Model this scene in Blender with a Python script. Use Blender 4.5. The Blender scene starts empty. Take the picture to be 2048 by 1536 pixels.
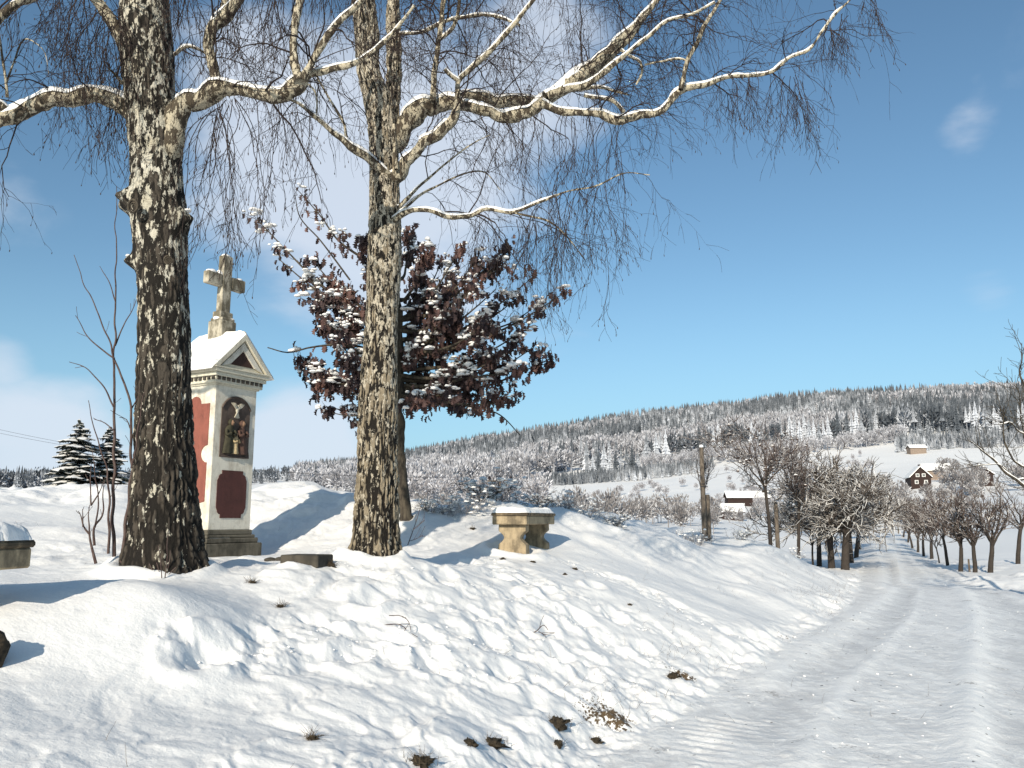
import bpy, math
import numpy as np
from math import radians as R, sin, cos, pi
from mathutils import Vector

S = bpy.context.scene
COL = S.collection
# ------------------------------------------------------------------ camera
FPX, PITCH, EYE = 1650.0, R(9.36), 1.6          # focal length in pixels of a 2048-wide picture
cd = bpy.data.cameras.new('camera'); cam = bpy.data.objects.new('camera', cd); COL.objects.link(cam)
cam.location = (0, 0, EYE); cam.rotation_euler = (R(90) + PITCH, 0, 0)
cd.sensor_width = 36; cd.lens = FPX / 2048 * 36; cd.clip_start = 0.05; cd.clip_end = 20000
S.camera = cam
# ------------------------------------------------------------------ sun, sky, exposure
SUN_TO = Vector((-0.31, -0.95, 0)).normalized(); SUN_EL = R(22)
sdir = Vector((SUN_TO.x * cos(SUN_EL), SUN_TO.y * cos(SUN_EL), sin(SUN_EL)))
sl = bpy.data.lights.new('sun', 'SUN'); sl.energy = 5.0; sl.angle = R(0.5); sl.color = (1.0, 0.90, 0.75)
so = bpy.data.objects.new('sun', sl); COL.objects.link(so)
so.rotation_euler = sdir.to_track_quat('Z', 'Y').to_euler()
wd = bpy.data.worlds.new('World'); S.world = wd; wd.use_nodes = True
S.view_settings.view_transform = 'Standard'; S.view_settings.look = 'None'
S.view_settings.exposure = 0.10; S.view_settings.gamma = 1.0


def build_world():
    nt = wd.node_tree; N = nt.nodes; L = nt.links
    bg = N['Background']; bg.inputs['Strength'].default_value = 0.125
    sky = N.new('ShaderNodeTexSky'); sky.sky_type = 'NISHITA'; sky.sun_disc = False
    sky.sun_elevation = SUN_EL
    sky.sun_rotation = math.atan2(sdir.x, sdir.y)
    sky.altitude = 300; sky.air_density = 1.0; sky.dust_density = 1.0; sky.ozone_density = 1.6
    tc = N.new('ShaderNodeTexCoord')
    mp = N.new('ShaderNodeMapping'); mp.inputs['Scale'].default_value = (1, 1, 2.2)
    L.new(tc.outputs['Generated'], mp.inputs['Vector'])
    nz = N.new('ShaderNodeTexNoise'); nz.inputs['Scale'].default_value = 3.4; nz.inputs['Detail'].default_value = 7
    nz.inputs['Roughness'].default_value = 0.52; nz.inputs['Distortion'].default_value = 0.3
    L.new(mp.outputs[0], nz.inputs['Vector'])

    def m(op, a, b=None):
        n = N.new('ShaderNodeMath'); n.operation = op; n.use_clamp = False
        for i, v in enumerate((a, b)):
            if v is None: continue
            if isinstance(v, (int, float)): n.inputs[i].default_value = v
            else: L.new(v, n.inputs[i])
        return n.outputs[0]
    total = None
    blobs = [((760, 300), 0.32, 1.1), ((560, 260), 0.22, 1.05), ((480, 380), 0.14, .8), ((1000, 130), 0.24, 0.8), ((610, 880), 0.13, 1.25), ((90, 900), .18, .9), ((20, 720), .07, .8), ((90, 800), 0.20, 0.55),
             ((700, 500), 0.25, 0.7), ((1930, 280), 0.05, 0.45), ((2010, 420), 0.10, 0.35), ((60, 900), .30, .6), ((-300, 800), .5, .5), ((880, 830), 0.12, 0.35),
             ((20, 710), 0.07, 0.6), ((1980, 590), 0.06, 0.35), ((1350, 270), 0.12, 0.3)]
    for (px, py), rad, w in blobs:
        v = ray(px, py); v = v / np.linalg.norm(v)
        d = N.new('ShaderNodeVectorMath'); d.operation = 'DISTANCE'
        d.inputs[1].default_value = tuple(v); L.new(tc.outputs['Generated'], d.inputs[0])
        mr = N.new('ShaderNodeMapRange'); mr.interpolation_type = 'SMOOTHSTEP'
        mr.inputs['From Min'].default_value = rad * 1.15; mr.inputs['From Max'].default_value = 0
        mr.inputs['To Min'].default_value = 0; mr.inputs['To Max'].default_value = w
        L.new(d.outputs['Value'], mr.inputs['Value'])
        total = mr.outputs[0] if total is None else m('MAXIMUM', total, mr.outputs[0])
    v = m('ADD', nz.outputs['Fac'], m('MULTIPLY', total, 0.58))
    mr = N.new('ShaderNodeMapRange'); mr.interpolation_type = 'SMOOTHSTEP'
    mr.inputs['From Min'].default_value = 0.70; mr.inputs['From Max'].default_value = 1.02
    mr.inputs['To Max'].default_value = 0.80
    L.new(v, mr.inputs['Value'])
    sp = N.new('ShaderNodeSeparateXYZ'); L.new(tc.outputs['Generated'], sp.inputs[0])
    hz = N.new('ShaderNodeMapRange'); hz.interpolation_type = 'SMOOTHSTEP'; hz.inputs['From Min'].default_value = 0.30; hz.inputs['From Max'].default_value = -0.03; hz.inputs['To Max'].default_value = 0.72
    L.new(sp.outputs[2], hz.inputs['Value'])
    pale = N.new('ShaderNodeMix'); pale.data_type = 'RGBA'; pale.inputs['B'].default_value = (2.3, 4.2, 6.1, 1)
    L.new(hz.outputs[0], pale.inputs['Factor']); tn = N.new('ShaderNodeMix'); tn.data_type = 'RGBA'; tn.blend_type = 'MULTIPLY'; tn.inputs['Factor'].default_value = 1; tn.inputs['B'].default_value = (0.80, 0.98, 1.0, 1)
    L.new(sky.outputs[0], tn.inputs['A']); L.new(tn.outputs['Result'], pale.inputs['A'])
    mx = N.new('ShaderNodeMix'); mx.data_type = 'RGBA'; mx.inputs['B'].default_value = (5.6, 6.1, 6.9, 1)
    L.new(mr.outputs[0], mx.inputs['Factor'])
    L.new(pale.outputs['Result'], mx.inputs['A']); L.new(mx.outputs['Result'], bg.inputs['Color'])


def ray(px, py):
    u = (px - 1024) / FPX; v = -(py - 768) / FPX
    return np.array([u, cos(PITCH) - v * sin(PITCH), sin(PITCH) + v * cos(PITCH)])


def W(px, py, d):
    r = ray(px, py); r = r / r[1] * d
    return np.array([r[0], r[1], r[2] + EYE])


build_world()
# ------------------------------------------------------------------ noise
def _h(ix, iy, iz, s):
    n = (ix * 374761393 + iy * 668265263 + iz * 2147483647 + s * 1274126177) & 0xFFFFFFFF
    n = ((n ^ (n >> 13)) * 1274126177) & 0xFFFFFFFF
    n = (n ^ (n >> 16)) & 0xFFFFFFFF
    return n.astype(np.float64) / 4294967295.0


def n2(x, y, s=0):
    x = np.asarray(x, float); y = np.asarray(y, float)
    ix = np.floor(x).astype(np.int64); iy = np.floor(y).astype(np.int64)
    fx = x - ix; fy = y - iy; fx = fx * fx * fx * (fx * (fx * 6 - 15) + 10); fy = fy * fy * fy * (fy * (fy * 6 - 15) + 10)
    z = np.int64(7)
    a = _h(ix, iy, z, s); b = _h(ix + 1, iy, z, s); c = _h(ix, iy + 1, z, s); d = _h(ix + 1, iy + 1, z, s)
    return (a + (b - a) * fx) * (1 - fy) + (c + (d - c) * fx) * fy


def fbm2(x, y, o=4, s=0, g=0.5):
    t = 0; a = 1; w = 0
    for i in range(o):
        t = t + a * n2(x, y, s + i * 17); w += a; a *= g
        x, y = x * 1.62 - y * 1.18 + 3.1, x * 1.18 + y * 1.62 - 1.7
    return t / w


def n3(x, y, z, s=0):
    ix = np.floor(x).astype(np.int64); iy = np.floor(y).astype(np.int64); iz = np.floor(z).astype(np.int64)
    fx = x - ix; fy = y - iy; fz = z - iz
    fx = fx * fx * (3 - 2 * fx); fy = fy * fy * (3 - 2 * fy); fz = fz * fz * (3 - 2 * fz)
    r = 0
    for dx in (0, 1):
        for dy in (0, 1):
            for dz in (0, 1):
                r = r + _h(ix + dx, iy + dy, iz + dz, s) * (fx if dx else 1 - fx) * (fy if dy else 1 - fy) * (fz if dz else 1 - fz)
    return r


def sst(a, b, x):
    t = np.clip((np.asarray(x, float) - a) / (b - a), 0, 1); return t * t * (3 - 2 * t)


# ------------------------------------------------------------------ mesh helpers
class Acc:
    def __init__(s): s.v = []; s.q = []; s.t = []; s.n = 0

    def add(s, v, q=None, t=None):
        v = np.asarray(v, float).reshape(-1, 3)
        if q is not None and len(q): s.q.append(np.asarray(q, np.int64).reshape(-1, 4) + s.n)
        if t is not None and len(t): s.t.append(np.asarray(t, np.int64).reshape(-1, 3) + s.n)
        s.v.append(v); s.n += len(v)

    def arrays(s):
        v = np.concatenate(s.v) if s.v else np.zeros((0, 3))
        q = np.concatenate(s.q) if s.q else np.zeros((0, 4), np.int64)
        t = np.concatenate(s.t) if s.t else np.zeros((0, 3), np.int64)
        return v, q, t

    def add_acc(s, o, scale=1.0, rot=0.0, loc=(0, 0, 0)):
        v, q, t = o.arrays(); v = v * scale
        c, sn = cos(rot), sin(rot)
        v = np.stack([v[:, 0] * c - v[:, 1] * sn, v[:, 0] * sn + v[:, 1] * c, v[:, 2]], 1) + np.asarray(loc)
        s.add(v, q, t)

    def mesh(s, name, mat, origin=(0, 0, 0), smooth=True):
        v, q, t = s.arrays(); v = v - np.asarray(origin, float)
        return raw_mesh(name, v, q, t, mat, smooth)

    def build(s, name, mat, parent=None, origin=(0, 0, 0), smooth=True, loc=None):
        me = s.mesh(name, mat, origin, smooth)
        o = bpy.data.objects.new(name, me); COL.objects.link(o)
        if parent is not None: o.parent = parent
        if loc is not None: o.location = loc
        return o


def raw_mesh(name, v, q, t, mat, smooth=True):
    me = bpy.data.meshes.new(name)
    me.vertices.add(len(v)); me.vertices.foreach_set('co', v.astype(np.float32).ravel())
    nl = 4 * len(q) + 3 * len(t)
    me.loops.add(nl)
    me.loops.foreach_set('vertex_index', np.concatenate([q.ravel(), t.ravel()]).astype(np.int32))
    me.polygons.add(len(q) + len(t))
    me.polygons.foreach_set('loop_start', np.concatenate([np.arange(len(q)) * 4, 4 * len(q) + np.arange(len(t)) * 3]).astype(np.int32))
    try: me.polygons.foreach_set('loop_total', np.concatenate([np.full(len(q), 4), np.full(len(t), 3)]).astype(np.int32))
    except Exception: pass
    me.polygons.foreach_set('use_smooth', np.full(len(q) + len(t), smooth, bool))
    me.update(calc_edges=True); me.validate()
    for m_ in (mat if isinstance(mat, (list, tuple)) else [mat]): me.materials.append(m_)
    return me


def nrm(a): return a / np.maximum(np.linalg.norm(a, axis=-1, keepdims=True), 1e-9)


def tubes(acc, P, Rr, k=3, cap=True, squash=None):
    """P (N,M,3) curves, Rr (N,M) radii"""
    P = np.asarray(P, float); Rr = np.asarray(Rr, float)
    if P.ndim == 2: P = P[None]; Rr = Rr[None]
    N, M, _ = P.shape
    T = np.empty_like(P); T[:, 1:-1] = P[:, 2:] - P[:, :-2]; T[:, 0] = P[:, 1] - P[:, 0]; T[:, -1] = P[:, -1] - P[:, -2]
    T = nrm(T)
    mean = nrm(T.mean(1)); ref = np.where(np.abs(mean[:, 2:3]) > 0.75, np.array([[1.0, 0.15, 0]]), np.array([[0.0, 0, 1]]))
    ref = np.broadcast_to(ref[:, None], T.shape)
    A = nrm(np.cross(T, ref)); B = np.cross(A, T)
    th = np.arange(k) * 2 * pi / k + 0.3
    V = P[:, :, None] + (A[:, :, None] * np.cos(th)[:, None] + B[:, :, None] * np.sin(th)[:, None]) * Rr[:, :, None, None]
    i = np.arange(M - 1)[:, None]; j = np.arange(k)[None]; jn = (j + 1) % k
    q = np.stack(np.broadcast_arrays(i * k + j, i * k + jn, (i + 1) * k + jn, (i + 1) * k + j), -1).reshape(-1, 4)
    Q = (q[None] + (np.arange(N) * M * k)[:, None, None]).reshape(-1, 4)
    acc.add(V.reshape(-1, 3), Q)


def grow(p0, d0, L, K, droop, wig, rng, up=0.0):
    p = np.array(p0, float); d = nrm(np.array(d0, float)); L = np.broadcast_to(np.asarray(L, float), (len(p),))
    out = [p.copy()]
    droop = np.broadcast_to(np.asarray(droop, float), (len(p),))
    for i in range(K):
        d = d + rng.normal(0, wig, d.shape); d[:, 2] += up - droop
        d = nrm(d); p = p + d * (L / K)[:, None]; out.append(p.copy())
    return np.stack(out, 1)


def along(P, Rr, n, rng, t0=0.15, t1=1.0):
    """n random points per curve; returns pts, tangents, radius, t"""
    N, M, _ = P.shape
    t = rng.uniform(t0, t1, (N, n)) * (M - 1); i = np.minimum(t.astype(int), M - 2); f = t - i
    r = np.arange(N)[:, None]
    a = P[r, i]; b = P[r, i + 1]
    pts = a + (b - a) * f[..., None]; rad = Rr[r, i] * (1 - f) + Rr[r, i + 1] * f
    return pts.reshape(-1, 3), nrm(b - a).reshape(-1, 3), rad.reshape(-1), (t / (M - 1)).reshape(-1)


def side_dirs(T, ang, rng, upbias=0.0):
    r = rng.normal(0, 1, T.shape); r[:, 2] += upbias
    r = r - (r * T).sum(1, keepdims=True) * T; r = nrm(r)
    a = np.asarray(ang)
    a = np.broadcast_to(a, (len(T),))[:, None]
    return nrm(T * np.cos(a) + r * np.sin(a))


def resample(pts, step):
    pts = np.asarray(pts, float); seg = np.linalg.norm(np.diff(pts[:, :3], axis=0), axis=1); s = np.concatenate([[0], np.cumsum(seg)])
    n = max(3, int(s[-1] / step) + 1); t = np.linspace(0, s[-1], n)
    # catmull-rom like smoothing via cubic hermite
    m = np.gradient(pts, s, axis=0)
    i = np.clip(np.searchsorted(s, t, side='right') - 1, 0, len(s) - 2); h = (s[i + 1] - s[i])[:, None]; u = ((t - s[i])[:, None]) / h
    return ((2 * u**3 - 3 * u**2 + 1) * pts[i] + (u**3 - 2 * u**2 + u) * h * m[i] + (-2 * u**3 + 3 * u**2) * pts[i + 1] + (u**3 - u**2) * h * m[i + 1])


def box(acc, c, s, rotz=0.0, bevel=0.0):
    x, y, z = [k / 2 for k in s]
    if bevel <= 0:
        v = np.array([[a * x, b * y, d * z] for a in (-1, 1) for b in (-1, 1) for d in (-1, 1)], float)
        q = [(0, 1, 3, 2), (4, 6, 7, 5), (0, 4, 5, 1), (2, 3, 7, 6), (0, 2, 6, 4), (1, 5, 7, 3)]
        t = None
    else:
        b_ = bevel; vs = []; idx = {}
        for a in (-1, 1):
            for b in (-1, 1):
                for d in (-1, 1):
                    for k in range(3):
                        p = [a * x, b * y, d * z]; s3 = (a, b, d)
                        for m_ in range(3):
                            if m_ != k: p[m_] -= s3[m_] * b_
                        idx[(a, b, d, k)] = len(vs); vs.append(p)
        v = np.array(vs); q = []; t = []
        for k in range(3):
            o = [m_ for m_ in range(3) if m_ != k]
            for sg in (-1, 1):
                loop = []
                for (p1, p2) in ((-1, -1), (1, -1), (1, 1), (-1, 1)):
                    key = [0, 0, 0]; key[k] = sg; key[o[0]] = p1; key[o[1]] = p2
                    loop.append(idx[(key[0], key[1], key[2], k)])
                q.append(loop if (sg > 0) == (k != 1) else loop[::-1])
        for k in range(3):          # edges along axis k
            o = [m_ for m_ in range(3) if m_ != k]
            for p1 in (-1, 1):
                for p2 in (-1, 1):
                    ka = [0, 0, 0]; ka[k] = -1; ka[o[0]] = p1; ka[o[1]] = p2; kb = list(ka); kb[k] = 1
                    q.append((idx[(*ka, o[0])], idx[(*kb, o[0])], idx[(*kb, o[1])], idx[(*ka, o[1])]))
        for a in (-1, 1):
            for b in (-1, 1):
                for d in (-1, 1): t.append((idx[(a, b, d, 0)], idx[(a, b, d, 1)], idx[(a, b, d, 2)]))
    cr, sr = cos(rotz), sin(rotz)
    v = np.stack([v[:, 0] * cr - v[:, 1] * sr, v[:, 0] * sr + v[:, 1] * cr, v[:, 2]], 1) + np.asarray(c)
    acc.add(v, q, t)


def fixnormals(o):
    import bmesh
    bm = bmesh.new(); bm.from_mesh(o.data); bmesh.ops.recalc_face_normals(bm, faces=bm.faces[:]); bm.to_mesh(o.data); bm.free()
    return o


def prism(poly, t, name, mat, parent, M, bevel=0.0, origin=(0, 0, 0)):
    """outline poly (n,2) extruded by t along the third axis; M maps (n,3) local -> wanted coords"""
    import bmesh
    bm = bmesh.new(); poly = np.asarray(poly, float)
    a = M(np.column_stack([poly, np.zeros(len(poly))])); vs = [bm.verts.new(p) for p in a]
    f = bm.faces.new(vs)
    ext = bmesh.ops.extrude_face_region(bm, geom=[f])
    mv = [g for g in ext['geom'] if isinstance(g, bmesh.types.BMVert)]
    d = M(np.array([[0, 0, t]])) - M(np.array([[0, 0, 0]]))
    bmesh.ops.translate(bm, verts=mv, vec=Vector(d[0]))
    bmesh.ops.recalc_face_normals(bm, faces=bm.faces[:])
    if bevel > 0:
        bmesh.ops.bevel(bm, geom=[e for e in bm.edges if len(e.link_faces) == 2 and e.calc_face_angle(0) > 0.5], offset=bevel, segments=1, affect='EDGES')
    bmesh.ops.translate(bm, verts=bm.verts[:], vec=-Vector(origin))
    me = bpy.data.meshes.new(name); bm.to_mesh(me); bm.free(); me.materials.append(mat)
    o = bpy.data.objects.new(name, me); COL.objects.link(o)
    if parent is not None: o.parent = parent
    return o


def ellipsoid(acc, c, r, nu=12, nv=8):
    u = np.arange(nu) * 2 * pi / nu; v = np.linspace(-pi / 2, pi / 2, nv + 1)
    V = np.array([[cos(b) * cos(a) * r[0], cos(b) * sin(a) * r[1], sin(b) * r[2]] for b in v for a in u]) + np.asarray(c)
    q = [(i * nu + j, i * nu + (j + 1) % nu, (i + 1) * nu + (j + 1) % nu, (i + 1) * nu + j) for i in range(nv) for j in range(nu)]
    acc.add(V, q)


def thing(name, label, cat, loc=(0, 0, 0), rotz=0.0, group=None):
    o = bpy.data.objects.new(name, None); COL.objects.link(o); o.empty_display_size = 0.2
    o.location = tuple(float(c) for c in loc); o.rotation_euler = (0, 0, rotz)
    o['label'] = label; o['category'] = cat
    if group: o['group'] = group
    return o


def tag(o, label=None, cat=None, group=None, kind=None):
    if label: o['label'] = label
    if cat: o['category'] = cat
    if group: o['group'] = group
    if kind: o['kind'] = kind
    return o


def dup(root, loc, rotz=0.0, scale=1.0, label=None, group=None):
    r = root.copy(); COL.objects.link(r); r.location = tuple(float(c) for c in loc); r.rotation_euler = (0, 0, rotz)
    r.scale = (scale,) * 3 if isinstance(scale, (int, float)) else scale
    if label: r['label'] = label
    if group: r['group'] = group
    for ch in list(root.children):
        c = ch.copy(); COL.objects.link(c); c.parent = r
        for g in ch.children:
            e = g.copy(); COL.objects.link(e); e.parent = c
    return r


# ------------------------------------------------------------------ materials
class Mat:
    def __init__(s, name, rough=0.8, spec=0.3):
        s.m = bpy.data.materials.new(name); s.m.use_nodes = True; s.N = s.m.node_tree.nodes; s.L = s.m.node_tree.links
        s.b = s.N['Principled BSDF']; s.b.inputs['Roughness'].default_value = rough
        s.b.inputs['Specular IOR Level'].default_value = spec
        s.tc = s.N.new('ShaderNodeTexCoord').outputs['Object']

    def put(s, sock, v):
        if isinstance(v, (int, float)): sock.default_value = v
        elif isinstance(v, tuple): sock.default_value = v if len(v) == 4 else (*v, 1) if sock.type == 'RGBA' else v
        else: s.L.new(v, sock)

    def scaled(s, sc, rot=(0, 0, 0)):
        n = s.N.new('ShaderNodeMapping'); n.inputs['Scale'].default_value = sc; n.inputs['Rotation'].default_value = rot
        s.L.new(s.tc, n.inputs['Vector']); return n.outputs[0]

    def noise(s, scale, detail=4, rough=0.55, vec=None, dist=0.0):
        n = s.N.new('ShaderNodeTexNoise'); n.inputs['Scale'].default_value = scale; n.inputs['Detail'].default_value = detail
        n.inputs['Roughness'].default_value = rough; n.inputs['Distortion'].default_value = dist
        s.L.new(vec if vec is not None else s.tc, n.inputs['Vector']); return n.outputs['Fac']

    def voro(s, scale, vec=None, feature='F1'):
        n = s.N.new('ShaderNodeTexVoronoi'); n.feature = feature; n.inputs['Scale'].default_value = scale
        s.L.new(vec if vec is not None else s.tc, n.inputs['Vector']); return n.outputs['Distance']

    def math(s, op, a, b=0.0, clamp=False):
        n = s.N.new('ShaderNodeMath'); n.operation = op; n.use_clamp = clamp
        s.put(n.inputs[0], a); s.put(n.inputs[1], b); return n.outputs[0]

    def ramp(s, v, lo, hi, smooth=True):
        n = s.N.new('ShaderNodeMapRange'); n.interpolation_type = 'SMOOTHSTEP' if smooth else 'LINEAR'
        n.inputs['From Min'].default_value = lo; n.inputs['From Max'].default_value = hi
        s.L.new(v, n.inputs['Value']); return n.outputs[0]

    def mix(s, f, a, b):
        n = s.N.new('ShaderNodeMix'); n.data_type = 'RGBA'; s.put(n.inputs['Factor'], f); s.put(n.inputs['A'], a); s.put(n.inputs['B'], b)
        return n.outputs['Result']

    def sep(s, vec=None):
        n = s.N.new('ShaderNodeSeparateXYZ'); s.L.new(vec if vec is not None else s.tc, n.inputs[0]); return n.outputs

    def nz(s):
        g = s.N.new('ShaderNodeNewGeometry'); return s.sep(g.outputs['Normal'])[2]

    def col(s, v): s.put(s.b.inputs['Base Color'], v)

    def bump(s, h, st=0.5, dist=0.02, prev=None):
        n = s.N.new('ShaderNodeBump'); n.inputs['Strength'].default_value = st; n.inputs['Distance'].default_value = dist
        s.L.new(h, n.inputs['Height'])
        if prev is not None: s.L.new(prev, n.inputs['Normal'])
        s.L.new(n.outputs[0], s.b.inputs['Normal']); return n.outputs[0]

    def attr(s, name):
        n = s.N.new('ShaderNodeAttribute'); n.attribute_name = name; return n.outputs['Fac']

    def rand(s):
        return s.N.new('ShaderNodeObjectInfo').outputs['Random']


SNOW = (0.86, 0.85, 0.83)


def m_ground():
    m = Mat('snow_ground', 0.55, 0.25)
    dirt = m.attr('dirt'); sp = m.noise(38, 3)
    f = m.math('MULTIPLY', m.ramp(m.math('ADD', sp, dirt), 1.02, 1.12), 1.0)
    dc = m.mix(m.noise(60, 2), (0.05, 0.035, 0.02), (0.16, 0.11, 0.06))
    m.col(m.mix(f, SNOW, dc))
    a = m.bump(m.noise(55, 6, 0.65), 0.35, 0.012)
    m.bump(m.noise(9, 5, 0.55), 0.4, 0.03, a)
    return m.m


def m_road():
    m = Mat('packed_snow', 0.5, 0.3)
    st = m.N.new('ShaderNodeMapping'); st.inputs['Rotation'].default_value = (0, 0, R(24)); st.inputs['Scale'].default_value = (1.0, 0.20, 1)
    m.L.new(m.tc, st.inputs['Vector'])
    streak = m.noise(3.4, 6, 0.62, st.outputs[0], 0.3); cl = m.noise(2.2, 8, 0.72, None, 0.4); fl = m.noise(8, 6, 0.7, None, 0.6)
    f = m.math('ADD', m.math('MULTIPLY', m.attr('track'), 1.3), m.math('MULTIPLY', m.ramp(cl, 0.46, 0.58), 0.28))
    f = m.math('ADD', f, m.math('MULTIPLY', m.math('SUBTRACT', m.ramp(streak, 0.42, 0.58), 0.5), 0.35))
    f = m.math('ADD', f, m.math('MULTIPLY', m.ramp(fl, 0.52, 0.60), 0.45), True)
    c = m.mix(f, (0.66, 0.655, 0.645), (0.94, 0.93, 0.90))
    dirt = m.attr('dirt'); big = m.ramp(m.math('ADD', m.noise(2.3, 2), m.math('MULTIPLY', m.noise(34, 3), 0.5)), 0.93, 1.02)
    sp2 = m.ramp(m.math('ADD', m.noise(42, 3), dirt), 1.02, 1.12)
    c = m.mix(m.math('MULTIPLY', sp2, 0.8), c, (0.13, 0.10, 0.075))
    spk = m.ramp(m.noise(13, 1), 0.735, 0.765)
    c = m.mix(m.math('MULTIPLY', spk, 0.9), c, (0.07, 0.06, 0.05)); c = m.mix(m.math('MULTIPLY', big, 0.55), c, (0.22, 0.19, 0.16))
    m.col(c)
    a = m.bump(m.noise(36, 6, 0.72), 0.55, 0.012)
    a = m.bump(fl, 0.5, 0.03, a)
    m.bump(m.noise(6, 4, 0.6), 0.25, 0.02, a)
    return m.m


def m_snow(name='snow'):
    m = Mat(name, 0.6, 0.2); m.col(SNOW); m.bump(m.noise(30, 4), 0.4, 0.015); return m.m


def m_birch(name, white, dark, thr0, thr1, zspan, tan=(0.30, 0.26, 0.17), sc=15):
    """bark: dark fissures, white plates; more white higher up the trunk"""
    m = Mat(name, 0.85, 0.2)
    v = m.scaled((1, 1, 0.36)); z = m.sep()[2]
    n = m.noise(sc, 5, 0.66, v, 0.5); fine = m.noise(sc * 2.6, 5, 0.65, m.scaled((1, 1, 0.5)))
    rise = m.ramp(z, zspan[0], zspan[1], False)
    base = m.math('ADD', m.math('MULTIPLY', n, 0.7), m.math('MULTIPLY', fine, 0.3))
    base = m.math('ADD', base, m.math('MULTIPLY', rise, thr0 - thr1))
    f = m.ramp(base, thr0, thr0 + 0.035)
    dk = m.mix(m.noise(7, 4), dark, (dark[0] * 2.3, dark[1] * 2.2, dark[2] * 2.0))
    fiss = m.ramp(m.attr('fis'), 0.15, 0.6)
    dk = m.mix(fiss, (0.012, 0.010, 0.008), dk)
    wt = m.mix(m.noise(5, 3), white, tan)
    # thin horizontal lenticel streaks
    hl = m.ramp(m.noise(30, 2, 0.5, m.scaled((0.5, 0.5, 4.0))), 0.60, 0.66)
    wt = m.mix(m.math('MULTIPLY', hl, 0.6), wt, (0.08, 0.06, 0.045))
    m.col(m.mix(f, dk, wt))
    h = m.math('ADD', m.math('MULTIPLY', f, 0.5), fine)
    m.bump(h, 0.8, 0.02)
    return m.m


def m_bark(name, c1, c2, scale=20, st=0.6):
    m = Mat(name, 0.85, 0.2); n = m.noise(scale, 5, 0.6, m.scaled((1, 1, 0.35)))
    m.col(m.mix(m.ramp(n, 0.35, 0.65), c1, c2)); m.bump(n, st, 0.02); return m.m


def m_snowtop(name, c1, c2, lo=0.15, hi=0.5, amount=1.0, scale=8.0, snow=SNOW, rnd=0.0, patch=0):
    """bark / needles with snow lying on what faces up"""
    m = Mat(name, 0.85, 0.15)
    n = m.noise(scale, 3)
    base = m.mix(n, c1, c2)
    if patch: amount = m.math('ADD', amount - .52, m.math('MULTIPLY', m.ramp(m.noise(patch, 4, .6), .42, .56), .68))
    nzv = m.math('ADD', m.nz(), m.math('MULTIPLY', m.math('SUBTRACT', n, 0.5), 1.2))
    if rnd: nzv = m.math('ADD', nzv, m.math('MULTIPLY', m.math('SUBTRACT', m.rand(), 0.5), rnd))
    f = m.math('MULTIPLY', m.ramp(nzv, lo, hi), amount)
    m.col(m.mix(f, base, snow)); return m.m


def m_plain(name, c, c2=None, scale=6, rough=0.8, bump=0.2, spec=0.3):
    m = Mat(name, rough, spec); n = m.noise(scale, 5, 0.6)
    m.col(m.mix(m.ramp(n, 0.3, 0.7), c, c2 or tuple(k * 0.75 for k in c)))
    if bump: m.bump(m.noise(scale * 6, 4), bump, 0.01)
    return m.m


def m_plaster(name, c, grime=(0.35, 0.31, 0.24), amt=0.5, lo=0.52, hi=0.75):
    m = Mat(name, 0.85, 0.2)
    n = m.noise(3.5, 6, 0.65); n2_ = m.noise(14, 5, 0.6, m.scaled((1, 1, 0.3)))
    f = m.math('MULTIPLY', m.ramp(m.math('ADD', m.math('MULTIPLY', n, 0.6), m.math('MULTIPLY', n2_, 0.4)), lo, hi), amt)
    c0 = m.mix(m.noise(30, 3), c, tuple(k * 0.86 for k in c)); c0 = m.mix(m.math('MULTIPLY', m.ramp(m.noise(9, 6, .7, None, 1.5), .56, .60), .35), c0, tuple(k * 0.6 for k in c))
    m.col(m.mix(f, c0, grime)); m.bump(m.noise(45, 4), 0.25, 0.008)
    return m.m


MAT = dict(
    ground=m_ground(), road=m_road(), snow=m_snow(),
    birchL=m_birch('birch_bark_rough', (0.62, 0.60, 0.53), (0.036, 0.031, 0.026), 0.57, 0.50, (0.3, 3.6)),
    birchM=m_birch('birch_bark_pale', (0.55, 0.50, 0.405), (0.15, 0.128, 0.096), 0.55, 0.485, (0.0, 3.2), (0.36, 0.31, 0.23), 25),
    limb=m_birch('birch_limb_bark', (0.60, 0.54, 0.42), (0.045, 0.037, 0.028), 0.50, 0.47, (2, 5), (0.28, 0.24, 0.16), 17),
    twig=m_bark('birch_twig', (0.020, 0.014, 0.014), (0.045, 0.032, 0.028), 30, 0),
    catkin=m_plain('catkin', (0.05, 0.03, 0.02), bump=0),
    oakbark=m_bark('oak_bark', (0.03, 0.025, 0.02), (0.09, 0.075, 0.055), 16),
    mound=m_plain('soil', (0.022, 0.018, 0.013), (0.065, 0.05, 0.033), 40, 0.95, 0.8),
    grass=m_plain('dead_grass', (0.15, 0.11, 0.065), (0.05, 0.038, 0.025), 20, 0.9, 0),
    stem=m_bark('sapling_bark', (0.055, 0.035, 0.032), (0.11, 0.08, 0.07), 40, 0.2),
)


def leaf_mat():
    m = Mat('dry_oak_leaf', 0.7, 0.25); n = m.noise(2.2, 3); n3_ = m.noise(25, 2)
    c = m.mix(m.ramp(n, 0.48, 0.66), (0.050, 0.033, 0.034), (0.125, 0.066, 0.055))
    c = m.mix(m.ramp(n3_, 0.58, 0.75), c, (0.16, 0.10, 0.07))
    m.col(c); return m.m


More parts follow.
